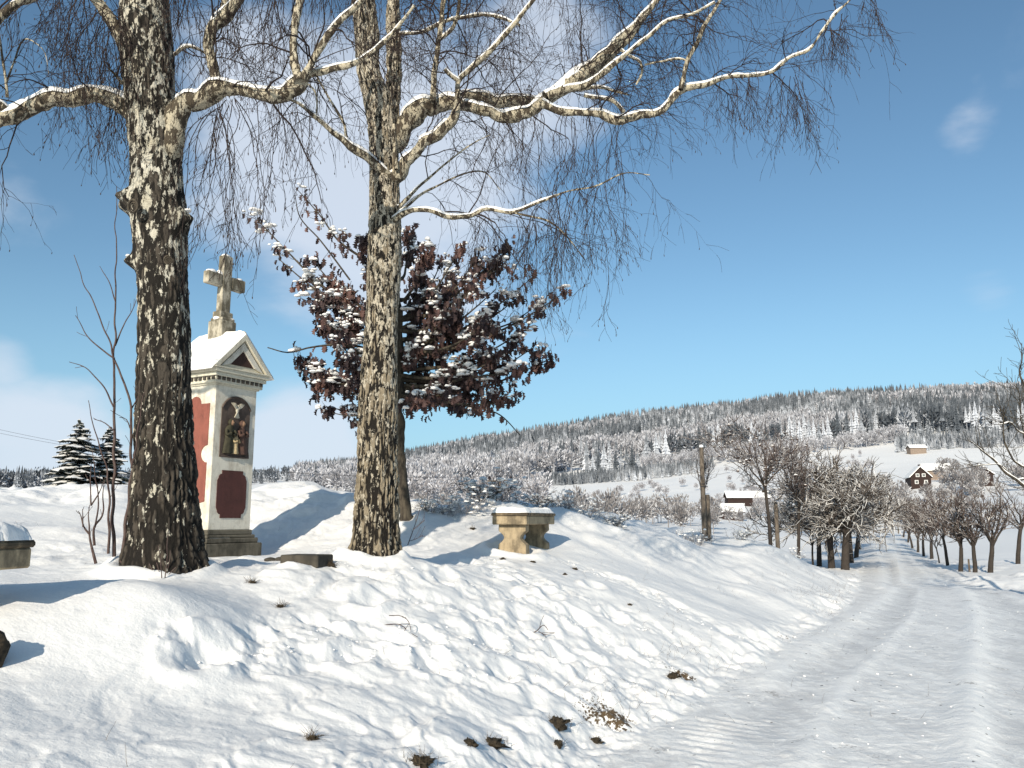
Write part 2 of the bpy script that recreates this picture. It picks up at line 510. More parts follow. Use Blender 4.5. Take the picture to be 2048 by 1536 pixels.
MAT['leaf'] = leaf_mat()
MAT['sandstone'] = m_plaster('sandstone', (0.41, 0.325, 0.21), (0.085, 0.07, 0.05), 0.8, 0.42, 0.62)
MAT['topslab'] = m_plaster('grimy_slab', (0.25, 0.19, 0.12), (0.045, 0.038, 0.028), 0.9, 0.40, 0.58)
MAT['dark_stone'] = m_plaster('weathered_stone', (0.085, 0.075, 0.06), (0.03, 0.028, 0.024), 0.8, 0.42, 0.66)
MAT['plaster'] = m_plaster('cream_plaster', (0.74, 0.70, 0.60), (0.33, 0.28, 0.21), 0.7, 0.42, 0.68)
MAT['trim'] = m_plaster('old_trim_plaster', (0.66, 0.62, 0.50), (0.22, 0.19, 0.14), 0.65, 0.47, 0.68)
MAT['red'] = m_plaster('red_ochre_plaster', (0.27, 0.095, 0.07), (0.13, 0.05, 0.04), 0.6, 0.42, 0.7)
MAT['maroon'] = m_plaster('maroon_plaster', (0.095, 0.04, 0.036), (0.045, 0.024, 0.022), 0.6, 0.42, 0.7)
MAT['darkbrown'] = m_plaster('dark_brown_plaster', (0.06, 0.035, 0.03), (0.03, 0.02, 0.02))
MAT['cross'] = m_plaster('lichen_stone', (0.50, 0.455, 0.36), (0.115, 0.10, 0.07), 0.92, 0.40, 0.56)
MAT['plinth'] = m_plaster('mossy_stone', (0.15, 0.135, 0.105), (0.05, 0.045, 0.035), 0.85, 0.42, 0.62)
MAT['plaque'] = m_plain('plaque_brown', (0.115, 0.085, 0.07), (0.07, 0.05, 0.04), 12)
MAT['robe_green'] = m_plain('robe_green', (0.055, 0.05, 0.03), (0.035, 0.032, 0.02), 20)
MAT['robe_red'] = m_plain('robe_russet', (0.11, 0.06, 0.045), (0.075, 0.045, 0.035), 20)
MAT['robe_cream'] = m_plain('robe_cream', (0.50, 0.40, 0.24), (0.30, 0.22, 0.12), 20)
MAT['skin'] = m_plain('painted_face', (0.26, 0.16, 0.10), (0.2, 0.12, 0.08), 20)
MAT['dove'] = m_plain('dove_white', (0.60, 0.56, 0.46), (0.4, 0.36, 0.28), 20)
MAT['wood'] = m_bark('weathered_wood', (0.075, 0.06, 0.048), (0.17, 0.14, 0.11), 24, 0.3)
MAT['darkwood'] = m_plain('brown_timber', (0.034, 0.019, 0.016), (0.024, 0.014, 0.012), 3)
MAT['palewall'] = m_plain('pale_wall', (0.26, 0.20, 0.16), (0.19, 0.15, 0.12), 3)
MAT['white'] = m_plain('white_paint', (0.75, 0.75, 0.72), bump=0)
MAT['glass'] = m_plain('window_glass', (0.05, 0.06, 0.07), rough=0.15, bump=0, spec=0.5)
MAT['ceramic'] = m_plain('insulator', (0.03, 0.02, 0.02), rough=0.3, bump=0)
MAT['wire'] = m_plain('wire', (0.05, 0.05, 0.055), bump=0)

# ------------------------------------------------------------------ terrain heights
def tps(pts, vals, lam=1e-3):
    pts = np.asarray(pts, float); n = len(pts)
    def U(r2): return 0.5 * r2 * np.log(r2 + 1e-9)
    K = U(((pts[:, None] - pts[None])**2).sum(-1)) + lam * np.eye(n)
    Pm = np.column_stack([np.ones(n), pts]); A = np.block([[K, Pm], [Pm.T, np.zeros((3, 3))]])
    w = np.linalg.solve(A, np.concatenate([vals, np.zeros(3)]))
    def f(x, y):
        sh = np.shape(x); x = np.ravel(x); y = np.ravel(y); out = w[n] + w[n + 1] * x + w[n + 2] * y
        for i in range(n): out = out + w[i] * U((x - pts[i, 0])**2 + (y - pts[i, 1])**2)
        return out.reshape(sh)
    return f


XL = np.array([(-8, -7.2), (0, -2.7), (3.9, -.5), (5.3, .25), (8.25, 1.9), (13.2, 4.75), (17.6, 7.1), (29.3, 12.2), (45, 18.8), (75, 32), (120, 52)])
XR = np.array([(-8, 15), (15, 15), (18, 12.8), (20, 11.7), (22.5, 11.6), (29.3, 14.7), (45, 21.7), (82, 38.8), (120, 56)])
def xl(y): return np.interp(y, XL[:, 0], XL[:, 1])
def xr(y): return np.interp(y, XR[:, 0], XR[:, 1])
def roadz(y): return np.interp(y, [20, 35, 60, 82, 100, 125], [0, -.08, 0.0, .35, -.5, -1.2])


near_px = [(335, 1132, 7.5), (465, 1113, 11.3), (380, 1113, 10.6), (750, 1108, 9.0), (1050, 1103, 12.4), (20, 1262, 4.9), (440, 1126, 9.4), (560, 1128, 9.8), (500, 1135, 8.8), (340, 1190, 5.74), (150, 1170, 6.6),
           (0, 1536, 3.6), (400, 1536, 3.9), (700, 1536, 4.3), (950, 1536, 4.9), (0, 1400, 4.2), (350, 1400, 4.8), (700, 1400, 5.3), (1000, 1400, 6.2),
           (0, 1310, 4.7), (500, 1300, 5.7), (900, 1300, 6.8), (1200, 1300, 8.3), (500, 1200, 6.9), (900, 1200, 8.0), (1200, 1200, 9.9), (1400, 1200, 12.2),
           (1550, 1210, 14.0), (900, 1130, 9.8), (1200, 1130, 12.6), (1400, 1130, 15.7), (1550, 1135, 18.3), (1640, 1150, 20.0),
           (1400, 1077, 20), (1250, 1047, 17.5), (1120, 1022, 17), (1000, 1015, 17), (860, 1012, 17), (700, 996, 17), (600, 974, 16), (520, 980, 17),
           (250, 982, 17), (0, 980, 17), (-250, 980, 17), (815, 1037, 13.8), (600, 1080, 13), (920, 1068, 13.2), (1540, 1092, 21), (180, 1060, 10), (0, 1100, 8.5), (-200, 1150, 6.5),
           (1180, 1085, 14.5), (1300, 1090, 16)]
_p = [W(*a) for a in near_px]
npts = [(p[0], p[1]) for p in _p]; nval = [p[2] for p in _p]
for y in (-3, 0, 3, 6, 9, 13, 17, 22, 28, 36):
    npts.append((xl(y), y)); nval.append(0.0); npts.append((xl(y) + 3, y)); nval.append(0.0)
    npts.append((xr(y) + 3, y)); nval.append(0.15)
for x, y, z in [(-4.2, 11.7, 1.10), (-4.7, 11.4, 1.12), (-3.7, 11.9, 1.10), (-14, 27, 1.6), (-6, 27, 1.5), (0, 26, 1.2), (5, 27, .6), (-14, 36, .6), (-4, 36, .4), (6, 36, 0), (-7, 0, 1.2), (-10, 5, 1.3), (-6, 3, 1.05), (-13, 10, 1.7), (9, 30, -.1)]:
    npts.append((x, y)); nval.append(z)
f_near = tps(npts, nval, 0.004)
far_px = []
far = []
def fp(px, py, d): p = W(px, py, d); far.append((math.atan2(p[0], p[1]) * 3, math.log(math.hypot(p[0], p[1])), p[2]))
for a in [(830, 928, 760), (940, 903, 755), (1050, 888, 750), (1180, 869, 730), (1300, 852, 710), (1400, 843, 690), (1500, 832, 665), (1600, 822, 640), (1800, 813, 600), (2000, 807, 575), (2250, 800, 560),
          (830, 932, 1000), (1050, 893, 1000), (1300, 860, 950), (1600, 830, 850), (2000, 815, 800), (500, 965, 760), (700, 948, 760), (500, 968, 1000), (700, 952, 1000), (1340, 920, 450), (1500, 898, 450), (1700, 880, 440), (1800, 866, 430), (2048, 862, 420),
          (1000, 975, 380), (1100, 972, 350), (1300, 957, 350), (1400, 947, 350), (1200, 985, 300), (1060, 1003, 280), (1500, 952, 320), (1700, 925, 350), (1835, 908, 355), (2048, 900, 350),
          (1850, 962, 230), (1960, 968, 220), (2100, 960, 230), (2000, 1002, 140), (2000, 1065, 75), (2000, 1105, 45), (1500, 1032, 160), (1480, 1003, 205), (1300, 1013, 200), (1600, 1075, 60), (1600, 1055, 95),
          (1780, 1046, 150), (1780, 1012, 200), (1765, 1071, 80), (900, 1010, 200), (700, 1020, 200), (1450, 1080, 50), (1200, 1060, 60),
          (0, 982, 450), (250, 982, 450), (0, 1000, 200), (250, 1000, 200), (500, 1000, 250), (500, 1070, 60), (0, 1080, 45), (1000, 1075, 45), (-400, 980, 400), (2400, 1000, 150), (2400, 1100, 45), (2500, 900, 400)]: fp(*a)
for px in range(-500, 2700, 400):
    u = (px - 1024) / FPX
    for d in (35,): far.append((math.atan(u) * 3, math.log(d * math.hypot(1, u)), 0.0))
    far.append((math.atan(u) * 3, math.log(1600), 40.0 if px > 700 else 20.0)); far.append((math.atan(u) * 3, math.log(4000), 0.0))
for y_ in (40, 55, 75, 95, 115):
    for o_ in (-4, 7): _x = float(np.interp(y_, XL[:, 0], XL[:, 1])) + o_; far.append((math.atan2(_x, y_) * 3, math.log(math.hypot(_x, y_)), float(roadz(y_)) - 0.15))
far = np.array(far)
f_far = tps(far[:, :2], far[:, 2], 0.005)

trail_px = []


def Hbase(x, y):
    x = np.asarray(x, float); y = np.asarray(y, float)
    r = np.hypot(x, y)
    zn = f_near(np.clip(x, -14, 22), np.clip(y, -3, 37))
    az = np.clip(np.arctan2(x, np.maximum(y, 1e-3)), -0.85, 0.85) * 3
    zf = f_far(az, np.log(np.clip(r, 25, 4500)))
    k = sst(27, 37, y); k = np.maximum(k, sst(18, 30, np.abs(x - 0.42 * y)))
    back = sst(0, -6, y)
    z = zn * (1 - k) + zf * k
    z = z * (1 - back) + 0.3 * back
    ww = 1 + 2.5 * sst(25, 60, y)
    m = sst(-0.55, 0.35, (x - xl(y)) / ww) * sst(-0.8, 0.6, (xr(y) - x) / ww) * (1 - sst(105, 125, y))
    return z * (1 - m) + roadz(y) * m


def roadmask(x, y): return sst(-0.15, 0.25, x - xl(y)) * sst(-0.3, 0.3, xr(y) - x) * (y < 118)


def G(px, py, dmin=2.0, dmax=1500):
    """where the ray through this pixel first meets the ground"""
    r = ray(px, py); r = r / r[1]; d = np.exp(np.linspace(math.log(dmin), math.log(dmax), 1500))
    dz = EYE + r[2] * d - Hbase(r[0] * d, d); i = np.argmax(dz < 0)
    if not (dz < 0).any(): i = len(d) - 1
    return np.array([r[0] * d[i], d[i], float(Hbase(r[0] * d[i], d[i]))])


trails = []
for line in [[(380, 1290), (520, 1300), (640, 1290), (800, 1310), (900, 1340), (1000, 1360), (1130, 1390), (1200, 1430)],
             [(560, 1260), (700, 1255), (860, 1280), (1000, 1290), (1150, 1330), (1270, 1380)],
             [(700, 1120), (830, 1190), (960, 1230), (1100, 1280), (1260, 1350)],
             [(960, 1110), (1060, 1160), (1180, 1200), (1330, 1270), (1450, 1330)],
             [(1120, 1120), (1280, 1180), (1420, 1250), (1520, 1290)],
             [(900, 1160), (1050, 1200), (1180, 1260), (1330, 1330)]]:
    trails.append(resample([G(*p)[:2].tolist() + [0] for p in line], 0.12)[:, :2])
HOLES = np.array([G(px, py)[:2] for px, py in [(378, 1300), (432, 1290), (415, 1310), (735, 1210), (760, 1195), (865, 1130), (890, 1150), (940, 1120), (1100, 1190), (1040, 1225), (1160, 1240), (1090, 1250), (1230, 1230),
                                              (1000, 1150), (1290, 1300), (1190, 1175), (980, 1270), (1120, 1310), (860, 1325), (700, 1310), (1010, 1345), (1180, 1350)]])


CALM = [(-4.15, 11.6, 1.1), (-3.1, 9.7, .9), (-3.1, 7.5, .6), (-1.5, 9.0, .5), (.15, 12.6, .8), (-2.5, 9.4, .5)]
COLLAR = [(-3.13, 7.5, .42), (-1.5, 9.0, .34), (-1.78, 13.6, .25), (.02, 12.3, .42)]
TRACKS = [((5.4, 7.5, 10.6, 14.6, 18.9, 24, 34), (2.8, 3.96, 5.7, 7.95, 10.1, 12.0, 16.4), .17, 1.0), ((5.4, 7.5, 10.6, 14.6, 18.9, 24), (3.25, 4.5, 6.35, 8.7, 10.9, 12.6), .26, -.9),
          ((21.5, 40, 60, 80), (9.9, 18.2, 26.7, 35.3), .16, 1.0), ((21.5, 49, 80), (10.7, 22.8, 36.2), .15, .9), ((20, 43, 80), (8.7, 18.8, 34.2), .2, .8), ((20, 40, 80), (9.3, 17.7, 34.8), .28, -.8), ((20, 40, 80), (10.3, 18.9, 35.8), .28, -.8),
          ((8.8, 10.6, 13.1, 15.5, 20.3), (2.6, 3.6, 5.1, 6.5, 9.15), .22, .6), ((7, 8.8, 10.6, 13.1, 15.5, 20.3), (2.0, 3.0, 4.1, 5.7, 7.1, 9.6), .30, -.8), ((5, 8, 11, 15, 20), (1.5, 3.0, 4.8, 7.1, 9.6), .12, .5), ((4, 8, 12, 16, 20), (4.6, 6.6, 8.7, 10.6, 11.5), .4, -.7), ((4, 8, 12, 16, 20), (4.0, 6.0, 8.0, 9.9, 11.2), .12, .6)]
def seg_dist(x, y, line):
    d = np.full(x.shape, 9.0)
    for p in line: d = np.minimum(d, (x - p[0])**2 + (y - p[1])**2)
    return np.sqrt(d)


def H(x, y, full=False):
    sh = np.shape(x)
    x = np.atleast_1d(np.asarray(x, float)).ravel(); y = np.atleast_1d(np.asarray(y, float)).ravel()
    z = Hbase(x, y); r = np.hypot(x, y); rm = roadmask(x, y)
    nearm = 1 - sst(30, 60, r); b = (1 - rm) * nearm
    # rolling drifts over grass tussocks, drawn out along the slope
    c, s = cos(R(24)), sin(R(24)); u = x * c - y * s; v = x * s + y * c
    t1 = fbm2(u * 2.1, v * 1.05, 3, 3) - 0.5; t2 = fbm2(u * 5.2 + 1.6 * t1, v * 2.3, 2, 9) - 0.5
    t0 = fbm2(x * 0.55, y * 0.55, 2, 21) - 0.5
    lump = np.maximum(0, fbm2(u * 2.2 + t1, v * 1.3, 3, 77) - 0.53)
    t3 = fbm2(x * 3.3 + 4 * t1, y * 3.3, 4, 13, .55) - 0.5
    vm = .35 + 1.3 * sst(.3, .7, n2(x * .33 + 5, y * .33, 17)); dz = 0.12 * t0 + (0.05 * t1 + 0.014 * t2 + 0.05 * t3) * vm + 0.14 * lump * vm
    rear = sst(12.5, 16, y) * (1 - sst(3, 8, x))
    dz += rear * 0.45 * (fbm2(x * 0.9, y * 0.7, 3, 41) - 0.5)
    k = (r < 24) & (y > 2)
    tr = np.zeros_like(z)
    if k.any():
        xx, yy = x[k], y[k]; dm = np.full(xx.shape, 9.0)
        for ln in trails: dm = np.minimum(dm, seg_dist(xx, yy, ln))
        tr[k] = 1 - sst(0.10, 0.42, dm + 0.25 * (n2(xx * 5, yy * 5, 5) - 0.5))
        mess = fbm2(xx * 4.5, yy * 5.5, 5, 31, 0.52) - 0.5; cl = np.maximum(0, n2(xx * 11 + 2 * mess, yy * 11, 32) - 0.72) * (n2(xx * 1.3, yy * 1.3, 33) > .45)
        bowl = 0
        for hx, hy in HOLES:
            dd = np.hypot((xx - hx), (yy - hy) * 0.6); bowl = bowl - 0.06 * np.exp(-(dd / 0.10)**2) + 0.02 * np.exp(-((dd - 0.17) / 0.05)**2)
        dz[k] = dz[k] * (1 - 0.5 * tr[k]) + tr[k] * (0.13 * mess + 0.09 * cl - 0.02) + bowl
    # uphill creases of the verge
    edge = np.exp(-((x - xl(y) + 0.1) / 0.45)**2) * nearm
    dz += edge * 0.07 * (fbm2(x * 4, y * 4, 4, 61, 0.6) - 0.5) * 2
    for cx_, cy_, cr_ in CALM: dz = dz * (1 - np.exp(-((x - cx_)**2 + (y - cy_)**2) / cr_**2))
    for cx_, cy_, cr_ in COLLAR: dz = dz + (.02 + .09 * n2(x * 5, y * 5, 66)) * np.exp(-((np.hypot(x - cx_, y - cy_) - cr_) / .11)**2)
    z = z + b * dz * (1 + 0.0 * r)
    # road: ruts, ridges and crumbs
    a = x - (xl(y) + xr(y)) / 2; junction = 1 - sst(14, 21, y)
    ac = x - (0.445 * y - 0.2) - 1.6
    trk = np.zeros_like(z); dark = np.zeros_like(z)
    for ys, xs, w, st in TRACKS:
        xc = np.interp(y, ys, xs) + .05 * (n2(y * .8, y * 0 + w * 50, 57) - .5); e = np.abs(x - xc); ww_ = w * (.75 + .5 * n2(y * 1.3, y * 0 + w * 90, 58)); g = np.exp(-(e / ww_)**2) * sst(ys[0] - 1, ys[0], y) * (1 - sst(ys[-1], ys[-1] + 8, y))
        if st > 0: trk = np.maximum(trk, g * st * (.7 + .5 * n2(x * 3, y * 1.2, 59)))
        else: dark = np.maximum(dark, -g * st)
    rn = 0.012 * (fbm2(x * 2, y * 2, 3, 51) - 0.5) + 0.012 * (fbm2(x * 9, y * 9, 4, 52, .6) - 0.5) * (1 - .6 * dark) + 0.05 * np.maximum(0, n2(x * 9, y * 9, 53) - 0.82)
    # tractor cleats along the left edge
    e = x - xl(y); cle = np.exp(-((e - 0.55) / 0.28)**2) * (1 - sst(14, 20, y))
    along_ = y * cos(R(28)) + x * sin(R(28)); rn = rn + cle * 0.008 * np.sin(along_ * 2 * pi / 0.15 + 3 * e + 5 * n2(x * 1.5, y * 1.5, 54)) * sst(.35, .65, n2(x * 1.2, y * 1.2, 55))
    z = z + rm * nearm * (rn + 0.060 * trk - 0.028 * dark)
    # hillside roughness far off
    z = z + sst(60, 300, r) * 1.2 * (fbm2(x * 0.02, y * 0.02, 4, 5) - 0.5) * 2
    if not full: return z.reshape(sh)
    dirt = np.clip(0.30 * tr * (n2(x * 2, y * 2, 90) > 0.35) + edge * 0.47 * sst(0.45, 0.8, n2(x * 1.6, y * 1.6, 91) * .7 + .3 * n2(x * 7, y * 7, 92)) + cle * 0.20, 0, 1)
    dirt = np.maximum(dirt, 0.30 * rm * nearm)
    dirt = np.where(r > 60, 0, dirt)
    return z.reshape(sh), dirt.reshape(sh), np.clip(.35 + .65 * trk - .35 * dark, 0, 1).reshape(sh)


def Hz(x, y): return float(H(np.array([x]), np.array([y]))[0])
def on(p): return np.array([p[0], p[1], Hz(p[0], p[1])])
def at(px, d):
    """point on the ground in the column px at distance d"""
    p = W(px, 1040, d); return on(p)


def build_ground():
    az = np.concatenate([np.linspace(-pi, R(-48), 60)[:-1], np.linspace(R(-48), R(-36), 50)[:-1], np.linspace(R(-36), R(36), 780), np.linspace(R(36), R(48), 50)[1:], np.linspace(R(48), pi, 60)[1:]])
    rr = np.concatenate([np.linspace(0.0, 2.4, 14)[1:-1], np.exp(np.arange(math.log(2.4), math.log(40), 0.0042)), np.exp(np.arange(math.log(40), math.log(4500), 0.011))])
    A, Rr = np.meshgrid(az, rr); x = Rr * np.sin(A); y = Rr * np.cos(A)
    z, dirt, trk = H(x, y, True)
    nr, na = x.shape; V = np.stack([x, y, z], -1).reshape(-1, 3)
    V = np.concatenate([V, [[0, 0, Hz(0, 0)]]])
    dirt = np.append(dirt.ravel(), 0); trk = np.append(trk.ravel(), 0)
    i = np.arange(nr - 1)[:, None]; j = np.arange(na - 1)[None]
    Q = np.stack(np.broadcast_arrays(i * na + j, (i + 1) * na + j, (i + 1) * na + j + 1, i * na + j + 1), -1).reshape(-1, 4)[:, ::-1]
    cx = V[Q][:, :, 0].mean(1); cy = V[Q][:, :, 1].mean(1); rad = np.hypot(cx, cy)
    isroad = roadmask(cx, cy) > 0.5; far_ = (rad > 125) & ~isroad
    c0 = len(V) - 1; T = np.stack([np.full(na - 1, c0), np.arange(1, na), np.arange(0, na - 1)], 1)
    for nm, mask, mat, tt, lab in (('road', isroad, MAT['road'], T, None), ('ground', ~isroad & ~far_, MAT['ground'], None, None), ('hills', far_, MAT['ground'], None, None)):
        q = Q[mask]; t = tt if tt is not None else np.zeros((0, 3), np.int64)
        used = np.unique(np.concatenate([q.ravel(), t.ravel()])); remap = np.zeros(len(V), np.int64); remap[used] = np.arange(len(used))
        me = raw_mesh(nm, V[used], remap[q], remap[t], mat)
        for an, arr in (('dirt', dirt), ('track', trk)):
            a = me.attributes.new(an, 'FLOAT', 'POINT'); a.data.foreach_set('value', arr[used].astype(np.float32))
        o = bpy.data.objects.new(nm, me); COL.objects.link(o); o['kind'] = 'structure'


build_ground()
# ------------------------------------------------------------------ the two birches
def limb_pts(px, d0, d1, step=0.06, bulge=0.0):
    """px: [(x, y, half-thickness px)]; depth runs d0 -> d1"""
    n = len(px); out = []
    cum = np.concatenate([[0], np.cumsum([math.hypot(px[i + 1][0] - px[i][0], px[i + 1][1] - px[i][1]) for i in range(n - 1)])]); cum = cum / cum[-1]
    for (x, y, r), t in zip(px, cum):
        d = d0 + (d1 - d0) * t + bulge * sin(pi * t); out.append([*W(x, y, d), r / FPX * d])
    q = resample(out, step); q[:, 3] = np.maximum(q[:, 3], 0.004); return q[:, :3], q[:, 3]


def limb_mesh(P, Rr, rng, k=12):
    """bumpy tube for a limb, with kinks and swellings"""
    n = len(P); P = P.copy()
    s = np.arange(n) * 0.25; P += (np.stack([n2(s, s * 0 + 1, 1), n2(s, s * 0 + 2, 2), n2(s, s * 0 + 3, 3)], 1) - .5) * Rr[:, None] * 0.9
    Rr = Rr * (0.76 + 0.28 * n2(s * 1.7, s * 0 + rng.uniform(0, 9), 4))
    a = Acc(); tubes(a, P, Rr, k)
    v, q, t = a.arrays(); nn = n3(v[:, 0] * 22, v[:, 1] * 22, v[:, 2] * 22, 3) - 0.5
    ctr = np.repeat(P, k, 0); v = v + (v - ctr) * (nn * 0.35)[:, None]
    b = Acc(); b.add(v, q); return b, P, Rr


def snow_on(acc, P, Rr, rng, minr=0.010, cover=1.0):
    """a ridge of snow along the upper side of a limb, thinning where it climbs steeply"""
    T = np.gradient(P, axis=0); T = nrm(T); up = np.array([0, 0, 1.0]); side = nrm(np.cross(T, up)); nn = nrm(np.cross(side, T))
    hz = np.sqrt(1 - T[:, 2]**2); s = np.arange(len(P)) * 0.35 + rng.uniform(0, 99)
    th = sst(0.42, 0.75, hz) * sst(0.22, 0.5, n2(s, s * 0, 8) * 0.6 + 0.45 * cover) * sst(minr * 0.8, minr * 1.6, Rr)
    h = (0.010 + 0.24 * Rr) * (0.6 + 0.8 * n2(s * 1.3, s * 0 + 5, 9)) * th
    w = Rr * 0.92 * th
    k = 7; ang = np.linspace(-0.1, pi + 0.1, k)
    V = P[:, None] + side[:, None] * (np.cos(ang)[None, :, None] * w[:, None, None]) + nn[:, None] * (Rr * 0.62)[:, None, None] + nn[:, None] * (np.sin(ang)[None, :, None] * (h + 0.36 * Rr * th)[:, None, None] - 0.0)
    M = len(P); i = np.arange(M - 1)[:, None]; j = np.arange(k - 1)[None]
    q = np.stack(np.broadcast_arrays(i * k + j, i * k + j + 1, (i + 1) * k + j + 1, (i + 1) * k + j), -1).reshape(-1, 4)
    live = (th[:-1] > 0.02) | (th[1:] > 0.02)
    acc.add(V.reshape(-1, 3), q[np.repeat(live, k - 1)])


def trunk_mesh(rows, d, rng, burls=(), roots=0.10, fis_amp=0.022, step=0.012, k=168, base_drop=0.25):
    """rows: (py, xl, xr) outline; returns mesh arrays + fissure attribute"""
    pts = []
    for py, a, b in rows:
        p = W((a + b) / 2, py, d); pts.append([*p, (b - a) / 2 / FPX * d])
    pts = np.array(pts); q = resample(pts, step); P, Rr = q[:, :3], q[:, 3]
    n = len(P); th = np.arange(k) * 2 * pi / k; TH, I = np.meshgrid(th, np.arange(n))
    zb = P[0, 2]; h = P[:, 2][I] - zb; r = Rr[I]
    cx, cy = np.cos(TH), np.sin(TH)
    ux, uy = cx * 0.25, cy * 0.25
    w1 = n3(ux * 9, uy * 9, h * 2.2, 1); 
    rid = 1 - np.abs(2 * n3(ux * 34 + 1.6 * w1, uy * 34, h * 5.5 + w1, 2) - 1); rid2 = 1 - np.abs(2 * n3(ux * 60, uy * 60, h * 17, 5) - 1)
    plates = np.clip(1.0 - rid**2.2 * 1.15 - 0.55 * rid2**4, 0, 1)
    lowf = 1 - sst(0.3, 3.2, h)
    disp = (plates - 0.45) * fis_amp * (0.45 + 1.1 * lowf) + (n3(ux * 4, uy * 4, h * 1.1, 7) - 0.5) * 0.05 + (n3(ux * 30, uy * 30, h * 24, 8) - 0.5) * 0.010
    ph = rng.uniform(0, 6); fl = np.exp(-np.maximum(h, 0) / 0.22) * roots
    disp += fl * (0.30 + 0.7 * np.cos(TH * 3 + ph + 0.6 * np.sin(2 * TH)) * np.cos(TH * 2 - ph))
    for (t0, z0, amp, st, sz) in burls:
        dt = np.angle(np.exp(1j * (TH - t0))); g = np.exp(-(dt / st)**2 - ((P[:, 2][I] - z0) / sz)**2); disp += amp * g * (0.75 + 0.8 * n3(cx * 8, cy * 8, h * 16, 11))
    rr = r + disp
    X = P[:, 0][I] + cx * rr; Y = P[:, 1][I] + cy * rr; Z = P[:, 2][I] + 0 * rr
    V = np.stack([X, Y, Z], -1).reshape(-1, 3)
    i = np.arange(n - 1)[:, None]; j = np.arange(k)[None]; jn = (j + 1) % k
    Q = np.stack(np.broadcast_arrays(i * k + j, i * k + jn, (i + 1) * k + jn, (i + 1) * k + j), -1).reshape(-1, 4)
    return V, Q, plates.ravel(), P, Rr


def trunk_obj(name, V, Q, fis, mat, parent, origin):
    me = raw_mesh(name, V - np.asarray(origin), Q, np.zeros((0, 3), np.int64), mat)
    a = me.attributes.new('fis', 'FLOAT', 'POINT'); a.data.foreach_set('value', fis.astype(np.float32))
    o = bpy.data.objects.new(name, me); COL.objects.link(o); o.parent = parent; return o


def add_fis(o, v=0.5):
    a = o.data.attributes.new('fis', 'FLOAT', 'POINT'); a.data.foreach_set('value', np.full(len(o.data.vertices), v, np.float32))


def catkins(acc, pts, rng, L=(0.018, 0.035)):
    n = len(pts); l = rng.uniform(*L, n); d = rng.normal(0, .15, (n, 3)); d[:, 2] = -1; d = nrm(d)
    P = pts[:, None] + d[:, None] * (l[:, None] * np.array([0, .15, .5, .9, 1.0]))[..., None]
    Rr = np.tile(np.array([.0012, .0032, .0042, .003, .0012]), (n, 1)) * rng.uniform(.8, 1.25, (n, 1)); tubes(acc, P, Rr, 4)


def twiggery(tw, ck, limbs, rng, dens=1.0, hang=1.0, l2=(0.45, 1.3), length3=(0.3, 0.9)):
    """limbs: list of (P, R, weight, gravity): side branches, then hanging twigs, then fine twigs with catkins"""
    for P, Rr, wgt, grav in limbs:
        ln = np.linalg.norm(np.diff(P, axis=0), axis=1).sum(); n = max(2, int(ln * 4.7 * wgt * dens))
        pts, T, rad, t = along(P[None], Rr[None], n, rng, 0.10, 1.0)
        D = side_dirs(T, rng.uniform(0.5, 1.25, n), rng, 0.5)
        L = rng.uniform(*l2, n) * (1.1 - 0.4 * t)
        B = grow(pts, D, L, 11, 0.075 * grav * rng.uniform(0.2, 1.8, n), 0.20, rng)
        r0 = np.minimum(rad * 0.5, rng.uniform(0.005, 0.012, n)); RB = r0[:, None] * np.linspace(1, 0.34, 12)[None]
        tubes(tw, B, RB, 4)
        m = 7; p3, T3, r3, t3 = along(B, RB, m, rng, 0.15, 1.0)
        D3 = side_dirs(T3, rng.uniform(0.35, 1.0, len(p3)), rng, -0.1); L3 = rng.uniform(*length3, len(p3))
        C = grow(p3, D3, L3, 9, 0.13 * hang * rng.uniform(0.4, 1.7, len(p3)), 0.16, rng); RC = np.minimum(r3 * .7, 0.0036)[:, None] * np.linspace(1, 0.42, 10)[None]
        tubes(tw, C, RC, 3)
        p4, T4, r4, t4 = along(C, RC, 3, rng, 0.2, 1.0)
        E = grow(p4, side_dirs(T4, rng.uniform(0.35, .9, len(p4)), rng), rng.uniform(.07, .26, len(p4)), 4, 0.12 * hang, 0.13, rng)
        RE = np.full((len(p4), 5), 0.0017) * np.linspace(1, .7, 5); tubes(tw, E, RE, 3)
        sel = rng.random(len(E)) < 0.34; catkins(ck, E[sel, -1], rng)


def curtain(tw, ck, starts, dirs, L, rng, droop=0.22, wig=0.13, r0=0.0045, side=7):
    """long pendulous birch twigs"""
    n = len(starts); C = grow(starts, dirs, L, 22, droop, wig, rng); RC = np.full((n, 23), r0) * np.linspace(1, .38, 23); tubes(tw, C, RC, 4)
    p, T, r, t = along(C, RC, side, rng, 0.12, 1.0)
    E = grow(p, side_dirs(T, rng.uniform(.4, .9, len(p)), rng), rng.uniform(.15, .55, len(p)), 8, 0.16, 0.13, rng); RE = np.full((len(p), 9), .0026) * np.linspace(1, .5, 9); tubes(tw, E, RE, 3)
    p, T, r, t = along(E, RE, 3, rng, 0.2, 1.0)
    F = grow(p, side_dirs(T, rng.uniform(.4, .9, len(p)), rng), rng.uniform(.05, .16, len(p)), 3, 0.12, 0.1, rng); tubes(tw, F, np.full((len(p), 4), .0017), 3)
    sel = rng.random(len(F)) < 0.45; catkins(ck, F[sel, -1], rng)


